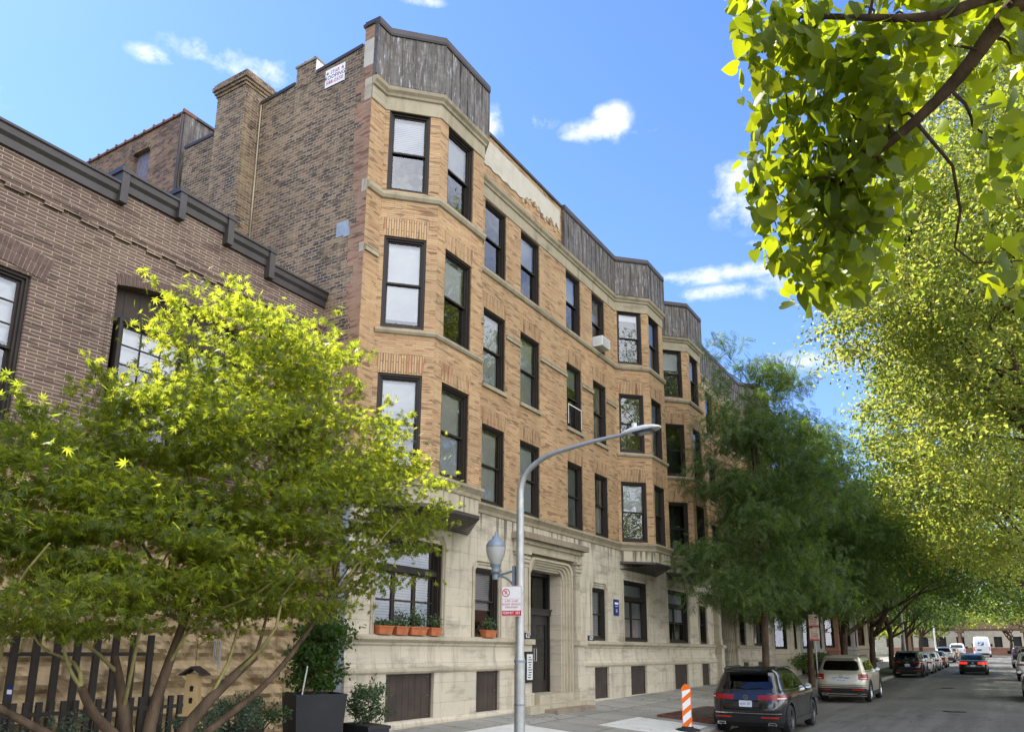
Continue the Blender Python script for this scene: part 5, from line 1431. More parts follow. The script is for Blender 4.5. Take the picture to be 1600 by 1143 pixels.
def make_pickup(name, label, paint, tail=None):
    L, W = 5.8, .99
    rings = [(.35,.12,L-.25,W-.06,8,4),(.45,.02,L-.05,W-.01,9,4),(.75,.0,L,W,9,4),(1.0,.02,L-.05,W-.01,9,4.5),(1.12,.04,L-.35,W-.03,9,5)]
    B = Body(rings); mat = P_[paint]; ys = (1.15, 4.75); r = .40
    car = thing(name, label, 'pickup truck')
    link('body', cut_wheels(B.mesh(mat), mat, ys, r+.06, W), car)
    C_ = Body([(1.121,2.05,L-1.35,W-.05,9,7),(1.25,2.08,L-1.5,W-.07,9,7),(1.62,2.22,L-2.0,W-.16,8,7),(1.75,2.30,L-2.2,W-.24,7,6),(1.82,2.6,L-2.5,W-.45,5,5)])
    C_.mesh(mat).build('cab', mat, car, True)
    g = MB(); C_.patch(g, .10, .90, 1.24, 1.62, .006, M['carglass'], 12, 4, .05); g.build('rear_window', None, car)
    for sx in (1,-1):
        for b0, b1 in ((-.85,-.15),(-.08,.72)):
            u0, u1 = sorted(((1+(b+1)/2) if sx > 0 else (3+(1-b)/2)) for b in (b0,b1)); g = MB(); C_.patch(g, u0, u1, 1.22, 1.62, .006, M['carglass'], 6, 3); g.build('side_window', None, car)
        m = MB(); m.box(sx*(W-.05), L-2.0, 1.15, sx*(W+.22), L-1.9, 1.42, M['trim']); m.build('mirror', None, car)
    g = MB(); C_.patch(g, 2.07, 2.93, 1.24, 1.64, .006, M['carglass'], 12, 4); g.build('windscreen', None, car)
    b = MB(); b.box(-W+.10,.12,1.122,W-.10,2.0,1.128,M['carint']); b.box(-W+.04,.05,1.12,-W+.10,2.02,1.17,M['trim']); b.box(W-.10,.05,1.12,W-.04,2.02,1.17,M['trim']); b.build('bed', None, car)
    for u0, u1 in ((.93,1.01),(-.01,.07)):
        m = MB(); B.patch(m, u0, u1, .78, 1.08, .012, tail or M['tail'], 4, 3); m.build('tail_light', None, car)
    m = MB(); m.box(-W+.02,-.10,.48,W-.02,.05,.64,M['chrome']); m.build('rear_bumper', None, car)
    m = MB(); m.box(-.16,-.115,.50,.16,-.101,.62,M['plate']); m.build('licence_plate', None, car)
    add_wheels(car, r, .26, W-.01, ys, (.40,'lt'), 6, 'rim_lt')
    return car

def make_van(name, label):
    L, W = 5.9, 1.01
    rings = [(.30,.10,L-.3,W-.06,10,4),(.45,.0,L-.05,W,12,4),(.9,.0,L,W,12,4.5),(1.15,.01,L-.35,W,12,5),(1.30,.03,L-.95,W-.01,12,6),(2.0,.10,L-1.75,W-.05,12,7),(2.45,.16,L-2.2,W-.11,10,7),(2.62,.24,L-2.5,W-.18,8,6),(2.70,.5,L-2.9,W-.35,6,5)]
    B = Body(rings); mat = P_['white']; ys = (1.05, 4.75); r = .36
    car = thing(name, label, 'van')
    link('body', cut_wheels(B.mesh(mat), mat, ys, r+.06, W), car)
    m = MB(); B.patch(m, .0, 1.0, .32, .56, .01, M['trim'], 14, 2); m.build('rear_bumper', None, car)
    m = MB(); B.patch(m, .498, .502, .58, 2.45, .006, M['trim'], 1, 6); B.patch(m, .04, .96, 1.27, 1.285, .006, M['trim'], 10, 1); m.build('door_gap', None, car)
    for u0, u1 in ((.92,1.0),(0,.08)):
        m = MB(); B.patch(m, u0, u1, .85, 1.40, .014, M['tail_on'] if False else M['refl'], 3, 5); m.build('tail_light', None, car)
    m = MB(); y = B.p(.5,1.0).y-.014; m.box(-.55,y-.01,.88,-.05,y+.005,1.06,M['trim']); m.build('licence_plate', None, car)
    # postal eagle emblem: slanted dark badge with a white sweep
    e = MB(); X0 = -.02; zc = 1.78; yy = B.p(.5, zc).y-.02; blue = simple('post_blue', (.02,.05,.22), .4)
    sk = lambda x, z: (X0+x+z*.22, yy-.003-.0+(z)*.10, zc+z)
    e.face([sk(-.36,-.22), sk(.30,-.22), sk(.30,.24), sk(-.36,.24)], blue)
    e.face([(p[0], p[1]-.003, p[2]) for p in (sk(-.34,-.05), sk(-.12,.0), sk(.16,.02), sk(-.12,-.18), sk(-.30,-.18))], M['signwhite'])
    e.face([(p[0], p[1]-.003, p[2]) for p in (sk(-.10,.05), sk(.24,.10), sk(.26,.18), sk(-.30,.18), sk(-.30,.14))], M['signwhite'])
    e.build('emblem', None, car)
    for sx in (1,-1):
        u0, u1 = sorted(((1+(b+1)/2) if sx > 0 else (3+(1-b)/2)) for b in (.52,.80)); g = MB(); B.patch(g, u0, u1, 1.33, 1.98, .006, M['carglass'], 6, 3); g.build('side_window', None, car)
        q = MB(); q.box(sx*(W-.02), L-1.6, 1.35, sx*(W+.22), L-1.5, 1.75, M['trim']); q.build('mirror', None, car)
    g = MB(); B.patch(g, 2.06, 2.94, 1.33, 2.0, .006, M['carglass'], 12, 4); g.build('windscreen', None, car)
    add_wheels(car, r, .24, W-.01, ys, (.36,'dkvan'), 5, 'rim')
    return car

def place(car, x, y, rz=0, wb=2.7):
    z = gz(y)+.05; s = math.atan2(gz(y+4)-gz(y), 4)
    car.location = (x, y, z-.0045*0); car.rotation_euler = (s, 0, rz); return car
G = 'cars parked along the near kerb'; G2 = 'cars parked along the far kerb'
place(make_suv('parked_suv', 'glossy black SUV nearest the camera, parked beside the striped traffic panel', 'black', H=1.62), 5.62, 20.35)['group'] = G
place(make_suv('parked_suv', 'beige silver SUV parked in front of the first black one, with bright alloy wheels', 'silver', 4.78, .945, 1.76, 2.90, 'b', 'lt'), 5.72, 33.6)['group'] = G
place(make_suv('parked_suv', 'black SUV third along the kerb, in front of two white cars', 'black', 4.7, .94, 1.72, 2.8, 'c', 'dark'), 5.62, 60.3)['group'] = G
place(make_sedan('parked_car', 'white sedan close in front of the third parked SUV', 'white', rimkey='lt'), 5.75, 67.0)['group'] = G
place(make_sedan('parked_car', 'white hatchback parked second in front of the black SUV', 'white', wagon=True, rimkey='lt'), 5.85, 73.5)['group'] = G
place(make_sedan('parked_car', 'bronze brown car in front of the two white cars', 'bronze', rimkey='lt'), 5.95, 80.5)['group'] = G
place(make_suv('parked_suv', 'silver white SUV parked far along the kerb, past the bronze car', 'ltsilver', 4.6, .92, 1.62, 2.7, 'c', 'lt'), 5.80, 98)['group'] = G
place(make_sedan('parked_car', 'dark small car between the silver SUV and the white pickup', 'bronze', wagon=True), 5.95, 106)['group'] = G
place(make_pickup('parked_pickup', 'white pickup truck parked last along the near kerb', 'white'), 6.0, 121)['group'] = G
place(make_sedan('driving_car', 'dark green-black sedan driving away with its red tail lights lit', 'darkgreen', tail=M['tail_on']), 9.25, 66.5)
place(make_van('postal_van', 'tall white postal van driving away, blue eagle badge on its rear doors'), 8.85, 124)
place(make_sedan('parked_car', 'green car at the right edge, parked nearest on the far kerb', 'green'), 12.62, 37.4)['group'] = G2
place(make_suv('parked_suv', 'white SUV on the far kerb between the green car and the maroon pickup', 'white', 4.6, .93, 1.7, 2.75, 'c', 'dark'), 12.72, 58)['group'] = G2
place(make_pickup('parked_pickup', 'maroon pickup truck parked on the far kerb beyond the white SUV', 'maroon'), 12.75, 82)['group'] = G2
# ------------------------------------------------------------------ foliage
def rand_rot(rs, n, up=.0, droop=0):
    """random frames: returns (n,3,3) with columns = leaf x (width), y (length), z (normal)"""
    nrm = rs.normal(0,1,(n,3)); nrm[:,2] = nrm[:,2]*(1-up)+up*2.2*np.abs(rs.normal(0,1,n)); nrm /= np.linalg.norm(nrm,axis=1)[:,None]
    d = rs.normal(0,1,(n,3)); d[:,2] -= droop*2; d -= nrm*(d*nrm).sum(1)[:,None]; d /= np.linalg.norm(d,axis=1)[:,None]+1e-9
    x = np.cross(d, nrm)
    return np.stack([x, d, nrm], 2)
def scatter(tv, tf, pos, rot, size):
    tv = np.asarray(tv, float); tf = np.asarray(tf, int); n = len(pos)
    V = np.einsum('nij,kj->nki', rot, tv)*size[:,None,None]+pos[:,None,:]
    F = tf[None]+(np.arange(n)*len(tv))[:,None,None]
    return V.reshape(-1,3), F.reshape(-1, tf.shape[1])
# leaf templates (quads); length 1 along y from the stalk
DIAM = ([(0,0,0),(.26,.45,.05),(0,1,-.06),(-.26,.45,.05)], [(0,1,2,3)])
def palm_leaf():
    v, f = [], []
    for a, l in ((-105,.5),(-62,.78),(-28,.95),(0,1.05),(28,.95),(62,.78),(105,.5)):
        t = R(a); c, s = math.cos(t), math.sin(t); w = .085*l+.02
        i = len(v)
        for x, y, z in ((0,0,0),(w,.42*l,.01),(0,l,-.10*l),(-w,.42*l,.01)): v.append((x*c+y*s, -x*s+y*c, z))
        f.append((i,i+1,i+2,i+3))
    return v, f
PALM = palm_leaf()
def oval_leaf():
    v = [(0,0,0),(.20,.18,.03),(.27,.45,.05),(.18,.75,.02),(0,1,-.08),(-.18,.75,.02),(-.27,.45,.05),(-.20,.18,.03),(0,.45,-.02)]
    return v, [(0,1,2,8),(8,2,3,4),(0,8,6,7),(8,4,5,6)]
OVAL = oval_leaf()
def heart_leaf(drp):
    half = [(0,.0),(.16,-.10),(.36,-.05),(.47,.14),(.45,.36),(.33,.60),(.16,.83),(0,1.04)]
    mid = [0,.02,.12,.24,.42,.62,.84,1.04]
    v, f = [], []
    bend = lambda y: -drp*y*y
    for (x, y), m_ in zip(half, mid): v.append((x, y, .16*x-.35*x*x+bend(y))); 
    for m_ in mid: v.append((0, m_, bend(m_)-.02))
    for x, y in half: v.append((-x, y, .16*x-.35*x*x+bend(y)))
    for i in range(7): f.append((i, i+1, 9+i, 8+i)); f.append((8+i, 9+i, 17+i, 16+i))
    return v, f
def frond_leaf():   # feathery compound leaf: a drooping row of leaflet pairs
    v, f = [], []
    for k in range(7):
        y = .08+k*.14
        for s in (-1, 1):
            i = len(v); l = .26*(1-.06*abs(k-3)); zz = -.28*y*y
            for p in ((0,y-.045,zz),(s*l*.5,y-.01,zz-.01),(s*l,y+.07,zz-.05),(s*l*.45,y+.085,zz-.01)): v.append(p)
            f.append((i,i+1,i+2,i+3) if s > 0 else (i+3,i+2,i+1,i))
    return v, f
FROND = frond_leaf()

def limb_path(a, b, rs, wob=.12, n=7, sag=0.0):
    a, b = np.array(a, float), np.array(b, float); L = np.linalg.norm(b-a); P = []
    off = rs.normal(0, wob*L*.35, 3); off2 = rs.normal(0, wob*L*.2, 3)
    for i in range(n+1):
        t = i/n; P.append(a+(b-a)*t+off*math.sin(math.pi*t)+off2*math.sin(2*math.pi*t)+np.array([0,0,sag*L*math.sin(math.pi*t)]))
    return P

def make_tree(name, label, base, lobes, trunk, nclump, lpc, tmpl, lsize, leaf, bark, seed, clump=(.55,.55,.28), group=None, cat='tree', droop=.2, up=.35, shell=.75, twig=True, twr=.012, smooth=False, trunks=None, flat=None, bottom=None, limbs_end=.75, extra=None, forkpts=None):
    """lobes: (x,y,z,rx,ry,rz) relative to the base. trunk: list of (x,y,z,r) relative."""
    rs = np.random.RandomState(seed)
    t = thing(name, label, cat, base, 0, group)
    tb = MB()
    T = [np.array(p, float) for p in trunk]
    tb.tube([p[:3] for p in T], [p[3] for p in T], 10, bark)
    fork = T[-1]; forks = [fork] if len(T) < 3 else [T[-1], T[-2]]
    lsc = .62 if name != 'japanese_maple' else .38
    limbpts = [p[:3] for p in T[1:]]; limbr = [p[3] for p in T[1:]]
    for i, l in enumerate(lobes):
        c = np.array(l[:3]); f = forks[i % len(forks)]
        if forkpts: f = min((np.array(q, float) for q in forkpts), key=lambda q: np.linalg.norm(q[:3]-c))
        end = f[:3]+(c-f[:3])*limbs_end*1.2
        P = limb_path(f[:3], end, rs, .25); r0 = f[3]*lsc
        rr_ = [r0*(1-.8*k/(len(P)-1)) for k in range(len(P))]
        tb.tube(P, rr_, 7, bark)
        limbpts += P[2:]; limbr += rr_[2:]
        for s in range(3):
            k = rs.randint(3, len(P)); e = c+rs.normal(0,1,3)*np.array(l[3:6])*.5; Q = limb_path(P[k], e, rs, .25)
            q0 = rr_[k]*.7; rq = [q0*(1-.8*j/(len(Q)-1)) for j in range(len(Q))]; tb.tube(Q, rq, 5, bark); limbpts += Q[1:]; limbr += rq[1:]
    LP = np.array(limbpts); LR = np.array(limbr)
    vol = np.array([l[3]*l[4]*l[5] for l in lobes])**.8; vol /= vol.sum()
    cs = []
    while len(cs) < nclump:
        l = lobes[rs.choice(len(lobes), p=vol)]; d = rs.normal(0,1,3); d /= np.linalg.norm(d)
        rr = rs.uniform(0,1)**(1/3)*(1-shell)+shell*rs.uniform(.72,1.04)
        p = np.array(l[:3])+d*np.array(l[3:6])*rr
        if bottom is not None and p[2] < bottom: continue
        cs.append(p)
    cs = np.array(cs)
    pos = []
    for c in cs:
        if twig:
            dd = np.linalg.norm(LP-c, axis=1); k = dd.argmin(); Q = limb_path(LP[k], c, rs, .2, 4, .06); r0 = min(LR[k]*.6, twr*2.2)
            tb.tube(Q, [r0*(1-.75*j/(len(Q)-1)) for j in range(len(Q))], 4, bark, caps=False)
        n = int(lpc*rs.uniform(.6,1.4))
        sc = rs.uniform(.7,1.3)
        pos.append(c+rs.normal(0,1,(n,3))*np.array(clump)*sc)
    if extra is not None: pos.append(extra(rs))
    pos = np.concatenate(pos); n = len(pos)
    if bottom is not None: pos = pos[pos[:,2] > bottom-.4]; n = len(pos)
    rot = rand_rot(rs, n, up, droop); size = lsize*rs.uniform(.65,1.25,n)
    if isinstance(tmpl, list):
        Vs, Fs, o = [], [], 0
        pick = rs.randint(0, len(tmpl), n)
        for k, tm in enumerate(tmpl):
            m_ = pick == k; V, F = scatter(tm[0], tm[1], pos[m_], rot[m_], size[m_]); Vs.append(V); Fs.append(F+o); o += len(V)
        V, F = np.concatenate(Vs), np.concatenate(Fs)
    else: V, F = scatter(tmpl[0], tmpl[1], pos, rot, size)
    tb.build('trunk', bark, t, True)
    fast_mesh('crown', V, F, leaf, t, smooth=smooth)
    return t

M['lf_maple'] = leafmat('japanese_maple_leaf', [(.055,.078,.018),(.09,.12,.024),(.13,.16,.03),(.17,.185,.04)], .64, .5, (2.9,2.5,.6))
M['lf_locust'] = leafmat('honey_locust_leaf', [(.045,.072,.028),(.07,.11,.038),(.10,.145,.048),(.15,.18,.06)], .42, .5)
M['lf_dark'] = leafmat('dark_street_tree_leaf', [(.045,.075,.022),(.065,.105,.03),(.09,.13,.036),(.12,.155,.04)], .42, .45)
M['lf_elm'] = leafmat('yellow_green_leaf', [(.09,.13,.035),(.13,.17,.05),(.17,.20,.06),(.205,.205,.075),(.11,.15,.045)], .6, .35, (2.4,2.15,.85))
M['lf_catalpa'] = leafmat('catalpa_leaf', [(.07,.105,.015),(.09,.13,.018),(.115,.15,.02),(.085,.12,.018)], .6, .4, (3.1,2.5,.14))
M['lf_shrub'] = leafmat('shrub_leaf', [(.05,.08,.035),(.075,.11,.05),(.10,.14,.07)], .25, .5)
M['lf_boxwood'] = leafmat('grey_green_leaf', [(.07,.10,.07),(.10,.14,.10),(.14,.18,.14)], .25, .5)
M['lf_ivy'] = leafmat('climber_leaf', [(.03,.065,.012),(.045,.09,.015),(.07,.12,.02)], .35, .45)

# --- Japanese maple in the front garden
mp = [(0.15,0.70,5.55,0.9,1.1,0.85),(0.15,1.80,5.55,0.8,1,0.75),(0.05,-0.05,4.55,0.9,0.9,0.6),(-0.05,-1.15,3.80,0.9,0.85,0.5),(0.25,2.90,4.85,0.7,0.9,0.6),(0.25,4.00,4.55,0.5,0.8,0.32),(0.15,4.30,3.80,0.5,0.6,0.4),(0.15,0.60,4.20,1.3,1.7,0.9),(0.25,2.40,3.80,0.9,1.2,0.8),(0.05,-1.70,3.30,1,1,0.6),(0.05,-0.40,3.00,1.3,1.1,0.7),(0.25,1.40,3.00,1.1,1,0.7),(0.15,3.40,3.10,0.6,0.9,0.45),(0.45,-1.50,2.35,0.8,0.9,0.4),(0.15,0.10,2.35,0.9,0.8,0.4),(-0.15,2.00,2.50,0.8,0.8,0.4),(-0.55,-2.50,3.40,0.8,0.8,0.6)]
tr_ = thing('x','','') ; bpy.data.objects.remove(tr_)
maple_base = (2.75, 5.9, .2)
def sprays(rs):
    out_ = []
    for k in range(64):
        l = mp[rs.randint(0, 7)]; d = rs.normal(0,1,3); d[2] = abs(d[2])*.9+.1; d /= np.linalg.norm(d); p = np.array(l[:3])+d*np.array(l[3:6])*.9
        g = d*np.array([1,1,.6])+np.array([0,.15,.25]); g /= np.linalg.norm(g); n = 34; t = rs.uniform(0,1,n)**.8*rs.uniform(.35,.75)
        out_.append(p+g*t[:,None]+rs.normal(0,1,(n,3))*np.array([.07,.07,.025])*(1.2-t[:,None]))
    return np.concatenate(out_)
def maple(base):
    stems = [((-.50,-.15,1.75),.085),((.05,.35,2.2),.080),((.30,1.25,1.75),.085),((.15,-.9,1.45),.075),((-.15,-1.9,1.5),.055),((.25,2.6,2.6),.05)]
    t = make_tree('japanese_maple', 'spreading Japanese maple with feathery yellow-green top, in front of the rough stone base', base, mp,
      [(0,0,-.4,.17),(0,0,.15,.145),(.02,.03,.45,.15),(.04,.04,.62,.10)], 540, 72, PALM, .088, M['lf_maple'], M['bark_maple'], 4, (.26,.26,.05), None, 'tree', .25, .55, .78, True, .008,
      forkpts=[(e[0],e[1],e[2],r_*.75) for e, r_ in stems], extra=sprays)
    rs = np.random.RandomState(9); s = MB()
    for e, r_ in stems:
        P = limb_path((.02,.03,.35), e, rs, .14, 8, .0); s.tube(P, [r_*(1.15-.6*i/8) for i in range(9)], 8, M['bark_maple'])
        for k in range(2):
            j = rs.randint(4,9); f = np.array(e)+rs.normal(0,1,3)*np.array([.6,.5,.3])+np.array([.3,0,1.0]); Q = limb_path(P[j], f, rs, .15, 6); s.tube(Q, [.024*(1-.6*i/6) for i in range(7)], 6, M['bark_green'])
    s.build('stem', M['bark_maple'], t, True)
    return t
maple(maple_base)

# --- honey locusts by the block
def locust(base, label, h, seed, wide=1.0, n=300):
    lob = [(0,0,h*.78,1.9*wide,2.0*wide,h*.12),(.9,.6,h*.88,1.0*wide,1.1*wide,h*.07),(.8,-.8,h*.62,1.9*wide,2.0*wide,h*.13),(-.9,.9,h*.60,1.7*wide,2.0*wide,h*.12),(.2,1.5,h*.45,2.1*wide,2.1*wide,h*.12),(.3,-1.6,h*.40,2.2*wide,2.0*wide,h*.11),(1.5,.2,h*.31,1.6*wide,2.1*wide,h*.09),(-1.0,-1.4,h*.31,1.6*wide,1.8*wide,h*.10),(.4,-2.2,h*.26,1.2*wide,1.2*wide,h*.05),(-.7,-.4,h*.92,.9*wide,1.0*wide,h*.06),(2.2,-.3,h*.52,1.5*wide,1.7*wide,h*.09)]
    return make_tree('honey_locust', label, base, lob, [(0,0,-.3,.17),(0,.02,1.2,.135),(.05,.05,3.2,.12),(.1,.0,h*.45,.09),(0,0,h*.7,.05)], n, 40, FROND, .36, M['lf_locust'], M['bark'], seed, (.38,.38,.17), 'street trees on the near side', 'tree', .45, .45, .8, True, .010, bottom=2.4)
locust((3.55,31.0,swz(3.55,31)), 'tall feathery honey locust growing from the pavement beside the two nearest parked SUVs', 14.6, 21, 1.1, 330)
def broad(base, label, h, seed, wide=1.0, n=300, mat='lf_dark', name='street_tree', group='street trees on the near side', lean=(0,0), tmpl=None, size=.17, lpc=60, low=.30, clump=(.55,.55,.26), r=.20, bark='bark', bottom=2.8):
    W_ = 3.0*wide; lx, ly = lean
    lob = [(lx,ly,h*.78,W_*.9,W_,h*.17),(lx+W_*.55,ly-W_*.3,h*.60,W_*.75,W_*.85,h*.15),(lx-W_*.45,ly+W_*.4,h*.60,W_*.75,W_*.85,h*.15),(lx+W_*.2,ly+W_*.8,h*.50,W_*.85,W_*.85,h*.14),(lx-W_*.1,ly-W_*.8,h*.47,W_*.85,W_*.85,h*.14),
           (lx+W_*.85,ly+.2,h*.42,W_*.6,W_*.8,h*.12),(lx-W_*.7,ly-W_*.3,h*.40,W_*.6,W_*.7,h*.11)]
    return make_tree(name, label, base, lob, [(0,0,-.3,r*1.15),(0,0,1.0,r),(.08,.05,2.4,r*.85),(.1,.1,3.2,r*.75)], n, lpc, tmpl or OVAL, size, M[mat], M[bark], seed, clump, group, 'tree', .25, .4, .8, True, .012, bottom=bottom)
locust((3.3,40.5,swz(3.3,40.5)), 'second honey locust, forked low behind the two small parking signs', 13.6, 33, 1.45, 440)
broad((3.4,49.5,swz(3.4,49.5)), 'broad dark street tree with wide low limbs over the parked cars', 15.0, 35, 1.6, 620, size=.19, lean=(2.0,0))
broad((3.5,60.5,swz(3.5,60.5)), 'dark street tree beside the third parked black SUV', 14.5, 36, 1.5, 420, size=.23, lpc=50, lean=(2.2,0))
broad((3.6,70.5,swz(3.6,70.5)), 'dark street tree beside the white parked cars', 13, 37, 1.4, 280, size=.22, lpc=40)
broad((3.6,82.5,swz(3.6,82.5)), 'street tree near the distant silver SUV', 11, 38, 1.2, 180, size=.25, lpc=36)
broad((3.6,98.0,swz(3.6,98)), 'last street tree before the crossing, near the white pickup', 10.5, 39, 1.2, 160, size=.28, lpc=32)

# --- trees across the street
G3 = 'street trees on the far side'
make_tree('street_tree', 'large yellow-green street tree filling the right side, sunlit from above', (15.6,26.0,.3), [(-3.20,0.00,16.70,4,4.5,3.6),(-5.00,0.00,13.30,3.4,4,2.4),(-4.10,1.00,10.30,3,4,2),(-1.60,-2.00,11.70,4,4,4),(-3.40,0.00,7.60,2.8,3.5,1.6),(-0.10,1.00,18.70,4,4.5,4),(-2.60,3.00,20.70,4,4,3.2),(-6.40,1.00,14.70,2.3,2.6,1.3),(-6.30,-0.50,11.50,2,2.6,1.2),(0.40,2.00,13.70,4,5,4)],
  [(0,0,-.3,.36),(0,0,1.5,.32),(-.1,0,3.5,.28),(-.3,0,5.2,.24)], 1250, 125, OVAL, .135, M['lf_elm'], M['bark'], 51, (.46,.46,.22), G3, 'tree', .25, .4, .82, True, .014, bottom=5.0)
make_tree('street_tree', 'yellow-green street tree second along the far side, behind the largest one', (15.4,42,.5), [(-3.90,-2.00,14.50,4,4,3),(-6.00,-2.00,12.00,3,4,2.2),(-6.00,0.00,9.00,2.8,4,2),(-3.40,0.00,18.50,4,4,3.5),(-1.40,-1.00,12.50,4,5,4),(-4.20,-1.00,6.70,3.2,4,1.6),(-7.20,-1.00,13.70,1.8,2.4,1.2)],
  [(0,0,-.3,.33),(0,0,1.5,.29),(-.1,0,3.5,.25),(-.3,0,5.0,.22)], 760, 100, OVAL, .18, M['lf_elm'], M['bark'], 52, (.52,.52,.25), G3, 'tree', .25, .4, .82, True, .014, bottom=4.3)
broad((15.2,55,.6), 'third street tree on the far side, green with lit upper leaves', 16, 53, 1.8, 420, 'lf_elm', 'street_tree', G3, (-.5,0), size=.22, lpc=50, clump=(.7,.7,.3), r=.28, bottom=3.0)
broad((15.2,70,.8), 'fourth street tree on the far side, beyond the white SUV', 14, 54, 1.6, 300, 'lf_dark', 'street_tree', G3, (-.5,0), size=.24, lpc=45, r=.26, bottom=2.6)
broad((15.2,86,1.1), 'fifth street tree on the far side, beside the maroon pickup', 12.5, 55, 1.3, 200, 'lf_dark', 'street_tree', G3, (-.6,0), size=.28, lpc=40, r=.26, bottom=2.4)
broad((15.2,104,1.4), 'sixth street tree on the far side, near the crossing', 12, 56, 1.3, 170, 'lf_elm', 'street_tree', G3, (-.6,0), size=.32, lpc=34, r=.26, bottom=2.6)
broad((3.0,134,1.7), 'sunlit yellow tree beyond the crossing, left of the road end', 12.5, 57, 1.5, 200, 'lf_elm', 'street_tree', 'trees beyond the crossing', (0,0), size=.34, lpc=36, r=.26, bottom=3.5)
broad((12.5,160,1.7), 'sunlit yellow tree standing behind the viaduct at the street end', 14, 58, 1.6, 200, 'lf_elm', 'street_tree', 'trees beyond the crossing', (-3,0), size=.4, lpc=36, r=.26, bottom=6.0)
broad((19.0,136,1.7), 'tree beyond the crossing on the far side of the road', 12.5, 59, 1.5, 180, 'lf_elm', 'street_tree', 'trees beyond the crossing', (0,0), size=.36, lpc=34, r=.26, bottom=3.0)
# trees behind the viewpoint, mirrored in the bay windows
broad((16.2,16.5,.2), 'yellow-green tree beside the viewpoint, seen mirrored in window glass', 12.5, 60, 1.25, 260, 'lf_elm', 'street_tree', G3, (1.2,0), size=.22, lpc=50, r=.26, bottom=3.5)
broad((16.5,-7,.1), 'tree behind the viewpoint, seen mirrored in window glass', 11, 61, 1.4, 220, 'lf_elm', 'street_tree', G3, (0,0), size=.26, lpc=44, r=.26, bottom=3.0)

# --- the catalpa whose branch hangs into the top right corner, a few metres from the camera


